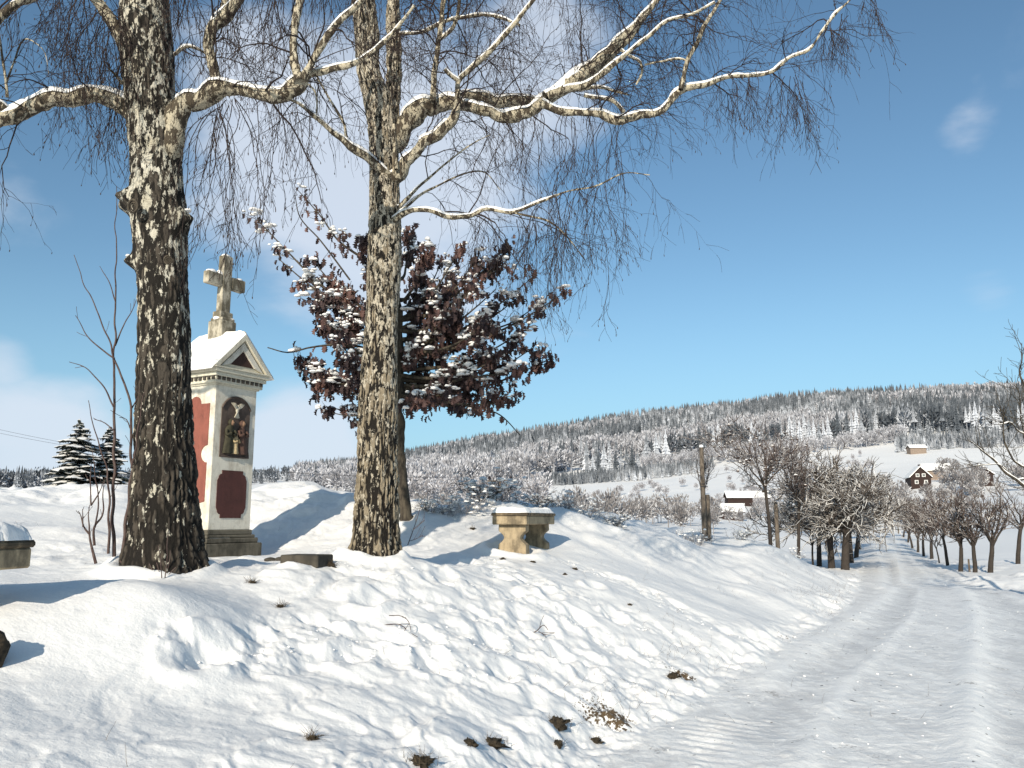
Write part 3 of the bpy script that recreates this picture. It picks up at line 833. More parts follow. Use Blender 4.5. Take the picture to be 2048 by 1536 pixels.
def build_birch(loc, label, d, rows, mat, burls, limbs_px, seed, curtains=(), extra=None, dens=1.0, roots=0.1, stems=()):
    rng = np.random.default_rng(seed)
    t = thing('birch_tree', label, 'tree', loc)
    V, Q, fis, TP, TR = trunk_mesh(rows, d, rng, burls, roots)
    tr = trunk_obj('trunk', V, Q, fis, mat, t, loc)
    for rows2, d2 in stems:
        V, Q, fis, _, _ = trunk_mesh(rows2, d2, rng, (), 0.0, step=0.02, k=72)
        trunk_obj('trunk', V, Q, fis, mat, t, loc)
    tw, ck = Acc(), Acc(); lb = []
    for (px, da, db, wgt, grav, snow) in limbs_px:
        P, Rr = limb_pts(px, da, db, 0.05)
        a, P, Rr = limb_mesh(P, Rr, rng, 14 if Rr[0] > .03 else 8)
        o = a.build('limb', MAT['limb'], t, loc); add_fis(o)
        if snow:
            s_ = Acc(); snow_on(s_, P, Rr, rng, cover=snow)
            if s_.n and sum(len(x) for x in s_.q): s_.build('snow', MAT['snow'], o, loc)
        if wgt > 0: lb.append((P, Rr, wgt, grav))
    twiggery(tw, ck, lb, rng, dens)
    for (spots, n, L, dr) in curtains:
        st = []
        for (px, py, dd) in spots: st += [W(px + rng.normal(0, 6), py + rng.normal(0, 4), dd + rng.normal(0, .12)) for _ in range(n)]
        st = np.array(st); dirs = rng.normal(0, .45, st.shape); dirs[:, 2] = -0.5
        curtain(tw, ck, st, dirs, rng.uniform(*L, len(st)), rng, droop=dr)
    c = tw.build('crown', MAT['twig'], t, loc)
    ck.build('catkins', MAT['catkin'], c, loc)
    return t


DL = 7.5
rowsL = [(1175, 232, 436), (1135, 250, 414), (1100, 257, 404), (1050, 263, 398), (950, 271, 391), (800, 277, 384), (650, 276, 382), (550, 271, 377), (430, 263, 371), (330, 262, 362), (260, 256, 366), (200, 250, 352), (100, 241, 350), (0, 241, 342),
         (-150, 240, 335), (-400, 245, 325), (-800, 258, 312), (-1300, 270, 300)]
def zpx(px, py, d): return float(W(px, py, d)[2])
burlsL = [(pi + .25, zpx(262, 415, DL), 0.10, .50, .085), (-pi / 2 - .75, zpx(270, 405, DL), 0.06, .35, .07), (-.15, zpx(372, 442, DL), 0.07, .45, .08), (pi + .1, zpx(255, 525, DL), 0.075, .5, .08), (pi, zpx(240, 70, DL), 0.03, .5, .12), (-pi / 2 + .45, zpx(340, 520, DL), .03, .3, .05), (-pi / 2, zpx(310, 570, DL), .02, .5, .1)]
limbsL = [
    ([(300, 262, 22), (262, 228, 20), (235, 208, 19), (200, 197, 19), (140, 192, 19), (105, 200, 20), (60, 222, 18), (0, 238, 17), (-80, 250, 14), (-200, 240, 9), (-330, 200, 4)], 7.5, 6.9, .7, .8, 1.2),
    ([(320, 330, 26), (338, 285, 26), (350, 240, 25), (368, 212, 22), (400, 195, 20), (435, 182, 22), (480, 182, 15), (530, 188, 17), (575, 186, 18), (603, 168, 20), (618, 148, 10), (650, 141, 8), (700, 128, 7), (745, 105, 6), (790, 60, 4), (830, 10, 3)], 7.45, 7.0, 1.0, 1.0, 1.1),
    ([(432, 185, 17), (430, 160, 13), (424, 128, 12), (416, 92, 12), (422, 62, 14), (440, 38, 16), (470, 10, 13), (500, -30, 11), (560, -120, 8), (640, -240, 4)], 7.3, 7.1, .8, 1.0, .6),
    ([(420, 66, 9), (432, 44, 9), (450, 5, 9), (455, -50, 7), (440, -160, 4)], 7.3, 7.5, .8, 1.0, .4),
    ([(604, 165, 14), (592, 140, 11), (586, 105, 10), (588, 60, 10), (600, 0, 9), (612, -80, 7), (640, -200, 4)], 7.1, 7.4, 1.2, 1.2, .2),
    ([(608, 160, 12), (622, 125, 8), (645, 88, 8), (672, 52, 8), (705, 18, 7), (740, -15, 6), (800, -90, 3)], 7.1, 6.8, 1.2, 1.2, .8),
    ([(265, 110, 20), (245, 80, 18), (226, 50, 15), (205, 20, 13), (175, -12, 11), (120, -60, 9), (20, -130, 5)], 7.5, 6.9, 1.1, 1.2, .4),
    ([(245, 168, 5), (232, 150, 4), (215, 135, 2)], 7.4, 7.2, .3, .5, 0),
    ([(-60, 90, 12), (-20, 55, 11), (15, 22, 11), (50, 0, 10), (110, -40, 10), (230, -120, 11), (270, -170, 12)], 6.7, 7.4, .7, 1.0, .6),
    ([(15, 195, 4), (12, 165, 3.2), (5, 120, 2.6), (-2, 60, 1.6)], 7.0, 6.9, 1.3, 1.6, 0),
    ([(12, 170, 3), (28, 122, 2.2), (52, 78, 1.8), (85, 98, 1.2), (98, 150, .8)], 7.0, 7.1, 1.2, 1.5, 0),
    ([(10, 220, 9), (-5, 205, 8), (-40, 200, 6), (-90, 180, 4)], 6.95, 6.7, .3, .5, 1),
    ([(350, 110, 5), (375, 92, 4), (400, 100, 3), (420, 115, 2)], 7.4, 7.6, .6, 1.0, 1),
]
curL = [([(432, 225, 7.3), (440, 215, 7.3), (470, 198, 7.2), (452, 205, 7.2)], 4, (1.2, 2.0), .26), ([(560, 205, 7.1), (520, 200, 7.1), (600, 195, 7.05)], 2, (.5, 1.2), .24),
        ([(200, 20, 7.1), (160, -20, 7.0), (225, 50, 7.2), (240, 20, 7.1)], 6, (.8, 1.6), .24), ([(230, 160, 7.4), (175, -30, 7.1)], 3, (.5, 1.2), .24), ([(470, -20, 7.2), (500, -60, 7.2), (440, 0, 7.3)], 3, (.5, 1.3), .24),
        ([(330, -60, 7.2), (360, -90, 7.2), (560, -80, 7.2), (540, -30, 7.1), (380, -50, 7.3)], 4, (.7, 1.7), .24), ([(60, -30, 7.1), (110, -60, 7.1)], 3, (.6, 1.2), .24)]
locL = on(W(334, 1130, DL)); 
birchL = build_birch(locL, 'thick old birch with dark deeply cracked bark and burls standing in front of the shrine', DL, rowsL, MAT['birchL'], burlsL, limbsL, 11, curL, dens=0.95, roots=.10)

DM = 9.0
rowsM = [(1150, 682, 818), (1108, 697, 803), (1085, 703, 799), (1000, 711, 797), (900, 717, 797), (800, 720, 798), (700, 723, 798), (600, 729, 801), (500, 734, 802), (400, 738, 800), (340, 739, 799), (250, 736, 794), (200, 728, 790), (150, 716, 766),
         (60, 706, 762), (0, 702, 752), (-150, 690, 735), (-400, 680, 712), (-800, 690, 706)]
stemM = [([(260, 758, 796), (200, 768, 800), (150, 772, 804), (60, 772, 804), (0, 776, 802), (-200, 790, 814), (-600, 800, 812)], 9.08)]
limbsM = [
    ([(775, 300, 26), (800, 262, 24), (825, 236, 22), (850, 216, 20), (880, 206, 17), (926, 213, 15), (977, 222, 14), (1028, 234, 14), (1060, 222, 13), (1100, 190, 12), (1148, 154, 12), (1200, 118, 11), (1250, 70, 9), (1300, 20, 7), (1360, -60, 5)], 9.1, 8.3, 1.1, 1.0, 1.1),
    ([(1085, 208, 10), (1120, 221, 9), (1168, 228, 9), (1215, 232, 10), (1247, 240, 10), (1285, 231, 9), (1312, 229, 8), (1340, 202, 8), (1363, 180, 8), (1407, 171, 6), (1442, 157, 5.5), (1493, 150, 5), (1545, 143, 4), (1578, 116, 3.5), (1620, 98, 3), (1640, 70, 3), (1660, 40, 3.4), (1701, 0, 2), (1760, -50, 1.5)], 8.5, 8.0, .8, .9, 1.2),
    ([(1363, 180, 5.5), (1370, 137, 5.5), (1380, 110, 5.5), (1392, 92, 6), (1407, 55, 5), (1438, 8, 4), (1470, -60, 3)], 8.2, 8.4, 1.3, 1.0, .9),
    ([(1290, 130, 2.5), (1325, 122, 2.5), (1366, 119, 2.5), (1375, 122, 2)], 8.4, 8.3, 1, 1, .8),
    ([(1095, 196, 13), (1134, 170, 15), (1175, 148, 14), (1210, 122, 12), (1240, 98, 8), (1278, 50, 6.5), (1305, 5, 5), (1330, -60, 4)], 8.5, 9.0, 1.2, 1.0, .9),
    ([(1130, 180, 7), (1180, 165, 7), (1230, 128, 6), (1262, 100, 4), (1300, 72, 4), (1340, 40, 4), (1380, 30, 3.5), (1430, 5, 3)], 8.4, 7.9, 1.1, 1, .9),
    ([(1242, 100, 3.5), (1260, 112, 3.5), (1281, 125, 3.2), (1284, 145, 3), (1272, 170, 2)], 8.4, 8.5, 1.0, 1, .9),
    ([(1170, 192, 4), (1230, 206, 4), (1248, 226, 4)], 8.4, 8.6, .7, 1, .9),
    ([(772, 372, 20), (792, 348, 18), (806, 330, 15), (834, 306, 13), (846, 286, 12), (878, 266, 12), (903, 246, 12), (918, 222, 10), (915, 195, 7), (917, 162, 6), (940, 140, 6), (974, 109, 6), (1011, 68, 6), (1046, 27, 5), (1075, -10, 4), (1130, -80, 3)], 8.95, 8.2, 1.1, 1.0, 1.1),
    ([(917, 162, 5), (900, 150, 4), (888, 138, 4)], 8.5, 8.4, .4, 1, .8),
    ([(868, 205, 9), (866, 178, 7), (868, 150, 7), (874, 110, 6.5), (878, 80, 6.5), (886, 25, 6), (886, -60, 5), (880, -200, 3)], 8.8, 9.0, 1.2, 1.0, 0.2),
    ([(880, 80, 4.5), (898, 64, 5), (912, 40, 4.5), (918, 10, 4), (915, -60, 3)], 8.9, 8.7, 1.2, 1, .5),
    ([(782, 356, 13), (766, 342, 11), (735, 316, 9), (712, 303, 9), (697, 294, 9), (682, 276, 7), (660, 258, 5.5), (632, 236, 5), (612, 218, 4), (594, 205, 3), (560, 196, 2)], 8.9, 8.3, .6, 1, 1.2),
    ([(694, 278, 4.5), (688, 248, 3.5), (672, 220, 3.2), (656, 194, 3), (640, 165, 2.5), (628, 140, 2)], 8.7, 8.5, .7, 1, .9),
    ([(633, 236, 3), (634, 215, 2.5), (628, 180, 2), (612, 165, 2)], 8.5, 8.4, .7, 1, .5),
    ([(775, 456, 12), (790, 436, 8), (803, 427, 7), (825, 421, 6), (847, 421, 6), (892, 431, 5.5), (920, 434, 5.5), (943, 432, 5), (970, 420, 5), (1025, 424, 4), (1073, 407, 3.2), (1124, 386, 2.4), (1199, 369, 2), (1250, 346, 1.5), (1300, 350, 1)], 8.9, 8.2, .55, .9, .9),
    ([(1025, 426, 3), (1060, 432, 2.6), (1097, 443, 2.2), (1131, 470, 1.8), (1170, 520, 1.3)], 8.5, 8.3, .9, 1, .3),
    ([(800, 415, 5), (825, 385, 3.5), (860, 355, 2.5), (900, 320, 2), (950, 285, 1.5), (980, 270, 1)], 8.9, 8.7, .6, .9, .2),
    ([(800, 425, 4), (840, 390, 3), (880, 370, 2.5), (920, 350, 2), (970, 345, 1.5), (1000, 380, 1)], 8.9, 9.2, .6, .9, .2),
    ([(870, 210, 17), (930, 196, 14), (990, 200, 13), (1050, 205, 13), (1090, 200, 10), (1140, 180, 7), (1200, 175, 4), (1260, 190, 2)], 9.3, 9.9, .9, .9, 1),
    ([(790, 250, 5), (788, 290, 5), (792, 340, 5)], 8.78, 8.78, 0, 0, 0),
    ([(800, 68, 4), (850, 62, 4), (880, 48, 4), (930, 33, 4), (985, 32, 3.5), (1040, 50, 2.5)], 9.0, 8.7, 1, 1, .6),
    ([(740, 0, 12), (700, -60, 10), (620, -120, 8), (500, -200, 4)], 9.0, 8.6, 1.2, 1.1, .5),
    ([(790, -40, 9), (880, -110, 7), (1000, -170, 5), (1150, -200, 3)], 9.0, 8.6, 1.2, 1.1, .5),
    ([(800, -80, 9), (960, -130, 7), (1180, -120, 5), (1400, -90, 3), (1560, -70, 2)], 9.1, 8.8, 1.2, 1.1, .5),
]
curM = [([(1180, 235, 8.4), (1130, 225, 8.5), (1240, 245, 8.4), (1080, 228, 8.5), (1210, 240, 8.6)], 3, (.9, 1.8), .24),
        ([(1045, 235, 8.6), (1000, 230, 8.7), (1150, 232, 8.2)], 3, (.5, 1.3), .24),
        ([(1124, 388, 8.3), (1150, 380, 8.3), (1080, 408, 8.4), (1199, 370, 8.2), (1100, 395, 8.3), (1060, 430, 8.4)], 3, (.5, 1.4), .22),
        ([(1030, 428, 8.4), (960, 430, 8.5)], 3, (.4, .8), .24),
        ([(1560, 150, 8.1), (1580, 150, 8.1), (1600, 160, 8.1)], 3, (.4, .75), .2), ([(1450, 150, 8.1), (1500, 150, 8.1)], 3, (.25, .5), .24),
        ([(1660, 40, 8.0), (1690, 30, 8.0)], 3, (.2, .4), .24), ([(1740, -20, 8.0)], 3, (.2, .4), .24),
        ([(960, -60, 8.6), (1040, -70, 8.7), (860, -50, 8.9), (1140, -60, 8.7), (700, -60, 8.6), (640, -60, 8.6), (580, -80, 8.6), (1240, -60, 8.6), (820, -40, 8.8), (1000, 20, 8.6)], 5, (.6, 1.5), .24)]
locM = on(W(750, 1105, DM))
birchM = build_birch(locM, 'tall slender birch with pale yellowish bark in front of the brown leaved oak', DM, rowsM, MAT['birchM'], [(-pi / 2 - .1, zpx(762, 370, DM), .03, .5, .06), (-pi / 2, zpx(765, 610, DM), .02, .6, .15)], limbsM, 23, curM, dens=1.0, roots=.07, stems=stemM)


def scar(parent, origin, px, py, d, r, ax):
    """an old cut branch: rings of bark round a dark hole"""
    a = Acc(); c = W(px, py, d); n = nrm(np.array(ax, float)); s = nrm(np.cross(n, [0, 0, 1])); u = np.cross(s, n)
    th = np.linspace(0, 2 * pi, 25)
    for k, (rr, tr, off) in enumerate(((r, r * .24, 0), (r * .62, r * .15, -.004), (r * .3, r * .12, -.01))):
        P = c + n * off + (s[None] * np.cos(th)[:, None] + u[None] * np.sin(th)[:, None] * 1.1) * rr * (1 + .12 * n2(th * 2, th * 0, k))[:, None]
        tubes(a, P, np.full(25, tr), 6)
    o = a.build('knot', MAT['oakbark'], parent, origin); return o


scar(birchL, locL, 266, 412, DL - .36, .05, (-.35, -1, -.1)); scar(birchL, locL, 336, 520, DL - .31, .032, (.3, -1, 0))
scar(birchM, locM, 778, 590, DM - .20, .022, (.3, -1, 0))
# snow on the burls of the thick birch
a = Acc()
for px, py, rx in ((252, 394, .045), (375, 421, .03), (260, 513, .035)):
    c = W(px, py, DL); ellipsoid(a, c, (rx, rx * 1.6, rx * .55), 14, 8)
v, q, t_ = a.arrays(); v += (np.stack([n3(v[:, 0] * 30, v[:, 1] * 30, v[:, 2] * 30, i) for i in range(3)], 1) - .5) * .02
b = Acc(); b.add(v, q); b.build('snow', MAT['snow'], birchL, locL)

# ------------------------------------------------------------------ oak with hanging brown leaves
def leaf_template():
    sp = np.array([(0, 0, 0), (0, 0, -.25), (0, 0, -.55), (0, 0, -.82), (0, 0, -1.0)]) 
    ed = [(.10, -.12), (.32, -.24), (.14, -.36), (.36, -.52), (.17, -.62), (.26, -.80), (.08, -.88)]
    V = [tuple(p) for p in sp]; R_ = []; L_ = []
    for x, z in ed: R_.append(len(V)); V.append((x, .16 * x / .36, z))
    for x, z in ed: L_.append(len(V)); V.append((-x, .16 * x / .36, z))
    T = []
    for E, fl in ((R_, 0), (L_, 1)):
        order = [(0, E[0]), (1, E[0]), (1, E[1]), (1, E[2]), (2, E[2]), (2, E[3]), (2, E[4]), (3, E[4]), (3, E[5]), (3, E[6]), (4, E[6])]
        for a_, b_ in zip(order[:-1], order[1:]):
            tri = [a_[0], a_[1], b_[1]] if a_[0] == b_[0] else [a_[0], a_[1], b_[0]]
            T.append(tri if not fl else tri[::-1])
    return np.array(V, float), np.array(T)


LV, LT = leaf_template()


def leaves(acc, pts, rng, size=(.09, .15)):
    n = len(pts); s = rng.uniform(*size, n)
    az = rng.uniform(0, 2 * pi, n); ti = rng.normal(0, .30, n); cu = rng.uniform(.5, 1.5, n); wv = rng.uniform(.75, 1.35, n)
    V = np.broadcast_to(LV, (n, *LV.shape)).copy(); V[:, :, 0] *= wv[:, None]; V[:, :, 1] = V[:, :, 1] * cu[:, None] * 1.5 + .18 * cu[:, None] * np.sin(-V[:, :, 2] * 2.6)
    V *= s[:, None, None]
    c, sn = np.cos(ti)[:, None], np.sin(ti)[:, None]; y = V[:, :, 1] * c - V[:, :, 2] * sn; z = V[:, :, 1] * sn + V[:, :, 2] * c
    c, sn = np.cos(az)[:, None], np.sin(az)[:, None]; x = V[:, :, 0] * c - y * sn; y = V[:, :, 0] * sn + y * c
    V = np.stack([x, y, z], -1) + pts[:, None]
    T = (LT[None] + (np.arange(n) * len(LV))[:, None, None]).reshape(-1, 3); acc.add(V.reshape(-1, 3), None, T)


def lumps(acc, pts, rads, rng, flat=.5):
    """irregular caps of snow"""
    nu, nv = 10, 6; u = np.arange(nu) * 2 * pi / nu; v = np.linspace(-pi / 2, pi / 2, nv + 1)
    base = np.array([[cos(b) * cos(a), cos(b) * sin(a), sin(b)] for b in v for a in u])
    q = np.array([(i * nu + j, i * nu + (j + 1) % nu, (i + 1) * nu + (j + 1) % nu, (i + 1) * nu + j) for i in range(nv) for j in range(nu)])
    n = len(pts); sc = np.stack([rads * rng.uniform(.7, 1.4, n), rads * rng.uniform(.7, 1.4, n), rads * flat * rng.uniform(.6, 1.2, n)], -1)
    V = base[None] * sc[:, None]; ph = rng.uniform(0, 99, n)[:, None]
    k = .62 + .85 * n3(base[None, :, 0] * 1.7 + ph, base[None, :, 1] * 1.7 + ph, base[None, :, 2] * 1.7 + ph, 4)
    V = V * k[..., None]; V[:, :, 2] = np.where(V[:, :, 2] < 0, V[:, :, 2] * .35, V[:, :, 2]) + pts[:, None, 2]; V[:, :, 0] += pts[:, None, 0]; V[:, :, 1] += pts[:, None, 1]
    acc.add(V.reshape(-1, 3), (q[None] + (np.arange(n) * len(base))[:, None, None]).reshape(-1, 4))


def build_oak():
    rng = np.random.default_rng(5); d = 13.6; loc = on(W(808, 1035, d))
    t = thing('oak_tree', 'snowy oak still holding dark brown hanging leaves behind the slender birch', 'tree', loc)
    tr = limb_pts([(822, 1050, 19), (812, 1030, 15), (803, 980, 13), (800, 900, 13), (798, 800, 12), (800, 700, 10), (795, 600, 8), (790, 520, 6), (770, 440, 3), (765, 400, 1.5)], d, d, .08)
    a, P, Rr = limb_mesh(tr[0], tr[1], rng, 14); a.build('trunk', MAT['oakbark'], t, loc)
    ends = [(515, 440, 705, 670), (600, 385, 700, 560), (625, 520, 760, 640), (610, 600, 760, 690), (588, 712, 790, 760), (640, 772, 795, 790), (660, 815, 790, 830), (715, 845, 795, 850),
            (1010, 495, 800, 640), (950, 520, 800, 660), (1065, 555, 800, 700), (1125, 588, 850, 720), (1105, 715, 800, 790), (1010, 640, 800, 700), (1015, 800, 800, 800), (930, 805, 800, 800), (870, 790, 800, 790),
            (900, 560, 795, 640), (850, 510, 795, 600), (820, 470, 790, 560), (690, 590, 795, 680), (680, 690, 795, 740), (730, 490, 790, 580), (1050, 660, 800, 740), (960, 700, 800, 760), (880, 640, 800, 700), (900, 740, 800, 780), (860, 700, 800, 760),
            (1075, 610, 900, 680), (990, 760, 820, 780), (640, 640, 760, 720), (650, 560, 770, 660), (700, 760, 795, 790), (760, 560, 795, 640), (760, 700, 795, 760), (990, 580, 820, 680), (920, 620, 800, 700), (640, 735, 780, 770), (560, 520, 690, 650), (830, 800, 800, 800), (970, 650, 820, 700),
            (920, 500, 800, 620), (1040, 740, 840, 770), (940, 760, 800, 780),
            (840, 560, 800, 640), (870, 600, 800, 680), (980, 540, 830, 640), (1030, 600, 840, 680), (900, 680, 800, 730), (1010, 700, 830, 750), (850, 770, 800, 790), (960, 790, 810, 800), (700, 650, 790, 720), (660, 650, 780, 710), (730, 610, 790, 680), (700, 720, 790, 770), (650, 760, 780, 785), (740, 540, 790, 620), (910, 790, 800, 790), (1000, 530, 820, 640), (940, 580, 820, 660), (1060, 700, 830, 750), (620, 560, 740, 660), (830, 620, 800, 680), (830, 700, 800, 740), (880, 530, 800, 620)]
    lm, tw, lf, sn = Acc(), Acc(), Acc(), Acc()
    for (ex, ey, sx, sy) in ends:
        sx = 798; rad = abs(ex - 800) / 320; off = rng.uniform(-1, 1) * (1.35 - .9 * min(1, rad)) * 1.3
        n = 5; pts = []
        for i in range(n + 1):
            f = i / n; x = sx + (ex - sx) * f; y = sy + (ey - sy) * f + 26 * sin(pi * f) * (1 if ey < sy - 40 else .2) + rng.normal(0, 3) * (0 < f < 1)
            pts.append((x, y, 4.2 * (1 - f)**1.2 + .9))
        P, Rr = limb_pts(pts, d, d + off, .07); tubes(lm, P, Rr, 6)
        m = int(13 + 6 * rad); p, T, r, tt = along(P[None], Rr[None], m, rng, .30, 1.0); p = np.concatenate([p, P[-1:]]); T = np.concatenate([T, nrm(P[-1:] - P[-2:-1])])
        D = side_dirs(T, rng.uniform(.3, 1.1, len(T)), rng, .3); B = grow(p, D, rng.uniform(.12, .32, len(p)), 5, -.02, .16, rng); tubes(tw, B, np.full((len(p), 6), .006) * np.linspace(1, .4, 6), 4)
        q, T2, r2, t2 = along(B, np.full((len(p), 6), .005), 11, rng, .15, 1.0); q = q + rng.normal(0, .05, q.shape)
        bare = (ey < 460)
        if bare: q = q[rng.random(len(q)) < .20]
        else: q = q[fbm2(q[:, 0] * 4 + q[:, 1] * 2, q[:, 2] * 4, 2, 88) > .40]
        leaves(lf, q, rng, (.08, .155))
        s = q[rng.random(len(q)) < .045] + np.array([0, 0, .02]); s = np.repeat(s, 4, 0) + rng.normal(0, 1, (len(s) * 4, 3)) * [.045, .045, .022]; lumps(sn, s, rng.uniform(.014, .044, len(s)), rng, .95)
        if rng.random() < .6:
            s = B[rng.random(len(B)) < .3][:, 3] + np.array([0, 0, .03])
            if len(s): s = np.repeat(s, 4, 0) + rng.normal(0, 1, (len(s) * 4, 3)) * [.06, .06, .02]; lumps(sn, s, rng.uniform(.03, .07, len(s)), rng, .6)
    for px in ([(535, 695, 1.2), (575, 705, 1.5), (620, 695, 2), (700, 690, 3), (790, 720, 3)], [(665, 826, 1), (700, 832, 1.4), (745, 826, 2), (795, 815, 3)], [(590, 390, .8), (598, 430, 1.2), (640, 480, 1.6), (700, 560, 2)], [(1040, 870, 1), (1000, 830, 1.4), (930, 810, 1.6)]):
        P, Rr = limb_pts(px, d - .3, d, .08); tubes(tw, P, Rr, 4)
        q = along(P[None], Rr[None], 7, rng, .2, .9)[0]; leaves(lf, q, rng)
    lm.build('limbs', MAT['oakbark'], t, loc); c = tw.build('crown', MAT['oakbark'], t, loc)
    lf.build('leaves', MAT['leaf'], c, loc); sn.build('snow', MAT['snow'], c, loc)


build_oak()
# ------------------------------------------------------------------ wayside shrine
def arc(cx, cy, r, a0, a1, n=8): return [(cx + r * cos(R(a)), cy + r * sin(R(a))) for a in np.linspace(a0, a1, n)]


def build_shrine():
    a0 = .375; cw = W(415, 1058, 11.2); C = np.array([cw[0] - .146, 11.71, W(465, 1113, 11.3)[2] - .01])
    t = thing('wayside_shrine', 'tall white and red plastered column shrine with gable roof, relief plaque and stone cross', 'shrine', C, R(-29))
    def Mx(v): return np.stack([a0 + v[:, 2], v[:, 0], v[:, 1]], 1)
    def My(v): return np.stack([v[:, 0], -a0 - v[:, 2], v[:, 1]], 1)
    def part(nm, boxes, mat, par=t, bev=.006):
        a = Acc()
        for c, s in boxes: box(a, c, s, 0, bev)
        return fixnormals(a.build(nm, mat, par, smooth=False))
    pl = part('plinth', [((0, 0, -.02), (1.0, 1.0, .40)), ((0, 0, .215), (.92, .92, .07)), ((0, 0, .27), (.86, .86, .045)), ((0, 0, .325), (.80, .80, .07))], MAT['plinth'], bev=.012)
    part('snow', [((.30, -.2, .256), (.25, .35, .012)), ((-.43, .1, .262), (.06, .6, .02)), ((-.1, -.47, .184), (.3, .03, .010))], MAT['snow'], pl, .004)['kind'] = 'stuff'
    part('pillar', [((0, 0, 1.35), (.75, .75, 1.99))], MAT['plaster'], bev=.01)
    co = part('cornice', [((0, 0, 2.355), (.80, .80, .035)), ((0, 0, 2.405), (.86, .86, .09)), ((0, 0, 2.475), (.93, .93, .05)), ((0, 0, 2.530), (.98, .98, .055)), ((0, 0, 2.568), (1.02, 1.02, .02))], MAT['trim'], bev=.006)
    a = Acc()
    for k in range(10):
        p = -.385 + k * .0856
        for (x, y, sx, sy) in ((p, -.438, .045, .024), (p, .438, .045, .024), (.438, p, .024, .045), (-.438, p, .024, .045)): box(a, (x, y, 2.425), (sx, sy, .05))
    # raised dark blocks paint the shade of gaps in the dentil row
    a.build('painted_dentil_gaps', MAT['ceramic' if 0 else 'gap_shade'], co, smooth=False)['kind'] = 'stuff'
    # roof: solid gable with moulded pediment at both ends
    def Mg(v): return np.stack([v[:, 2], v[:, 0], v[:, 1]], 1)
    rf = prism([(-.46, 2.575), (.46, 2.575), (0, 3.03)], .88, 'roof', MAT['trim'], t, lambda v: Mg(v) + np.array([-.44, 0, 0]))
    for sg in (1, -1):
        x0 = .44 if sg > 0 else -.50
        out = [(-.52, 2.58), (0, 3.10), (.52, 2.58), (.43, 2.58), (0, 3.01), (-.43, 2.58)]
        o = prism(out, .06, 'gable_moulding', MAT['trim'], rf, lambda v: Mg(v) + np.array([x0, 0, 0]), .006)
        inn = [(-.37, 2.60), (0, 2.97), (.37, 2.60), (.24, 2.64), (0, 2.88), (-.24, 2.64)]
        x1 = .442 if sg > 0 else -.472
        prism([(-.40, 2.578), (0, 2.978), (.40, 2.578), (.22, 2.64), (0, 2.86), (-.22, 2.64)], .03, 'inner_moulding', MAT['plaster'], rf, lambda v: Mg(v) + np.array([x1, 0, 0]), .004)
        x2 = .441 if sg > 0 else -.449
        prism([(-.22, 2.64), (0, 2.86), (.22, 2.64)], .008, 'gable_panel', MAT['darkbrown'], rf, lambda v: Mg(v) + np.array([x2, 0, 0]))
    # snow on both roof slopes
    for sg in (-1, 1):
        nx, ny = 40, 30; u = np.linspace(-.52, .50, nx); w = np.linspace(0, 1, ny); U, Wv = np.meshgrid(u, w)
        y = sg * Wv * .575; zz = 3.10 - Wv * .575 * 1.0
        e = np.minimum(1, np.minimum((1 - Wv) * 9, np.minimum(U + .52, .50 - U) * 11 + .0)); e = np.sqrt(np.clip(e, 0, 1))
        th = (.07 + .05 * (fbm2(U * 3 + 9, Wv * 3 + sg, 3, 5) - .5)) * e
        V = np.concatenate([np.stack([U, y + sg * th * .5, zz + th], -1).reshape(-1, 3), np.stack([U, y, zz - .004], -1).reshape(-1, 3)])
        i = np.arange(ny - 1)[:, None]; j = np.arange(nx - 1)[None]; q = np.stack(np.broadcast_arrays(i * nx + j, i * nx + j + 1, (i + 1) * nx + j + 1, (i + 1) * nx + j), -1).reshape(-1, 4)
        a = Acc(); a.add(V, np.concatenate([q, q + nx * ny])); s = a.build('snow', MAT['snow'], rf)
        s['kind'] = 'stuff'
    # cross
    cr = part('cross', [((0, 0, 3.17), (.28, .28, .34)), ((0, 0, 3.36), (.24, .24, .05)), ((0, 0, 3.43), (.17, .24, .10)), ((0, 0, 3.90), (.115, .175, .86)), ((0, -.219, 3.94), (.114, .26, .18)), ((0, .219, 3.94), (.114, .26, .18))], MAT['cross'], bev=.012)
    a = Acc(); rng = np.random.default_rng(3)
    for (x, y, z, rx, ry, rz) in ((0, 0, 4.33, .055, .085, .035), (0, -.24, 4.03, .055, .10, .04), (0, .24, 4.03, .055, .09, .03), (0, -.10, 3.375, .07, .035, .03), (.04, .1, 3.37, .08, .07, .035), (0, -.10, 4.04, .05, .05, .05)):
        ellipsoid(a, (x, y, z), (rx, ry, rz), 14, 8)
    v, q, _ = a.arrays(); v += (np.stack([n3(v[:, 0] * 25, v[:, 1] * 25, v[:, 2] * 25, i) for i in range(3)], 1) - .5) * .02; b = Acc(); b.add(v, q); b.build('snow', MAT['snow'], cr)['kind'] = 'stuff'
    # red field of the left face (and its twins round the back)
    def red_outline(): 
        z0, z1, w, c = .67, 2.08, .285, 1.385
        p = [(w - .10, z0)] + [(w - .10, z0 + .05), (w, z0 + .05 + .02)] + arc(w, c, .12, -90, -270, 9) + [(w, z1)] + [(w - .12, z1)] + arc(0, z1, .11, 0, 180, 9) + [(-w + .12, z1), (-w, z1)] + arc(-w, c, .12, 90, -90, 9) + [(-w, z0 + .07), (-w + .10, z0 + .05), (-w + .10, z0)] + arc(0, z0, .11, 180, 360, 7)
        return p
    prism(red_outline(), .008, 'red_panel', MAT['red'], t, My)
    prism(red_outline(), .008, 'red_panel', MAT['red'], t, lambda v: np.stack([v[:, 0], a0 + v[:, 2] * 1.0, v[:, 1]], 1))
    w, z0, z1, c = .26, .52, 1.17, .055
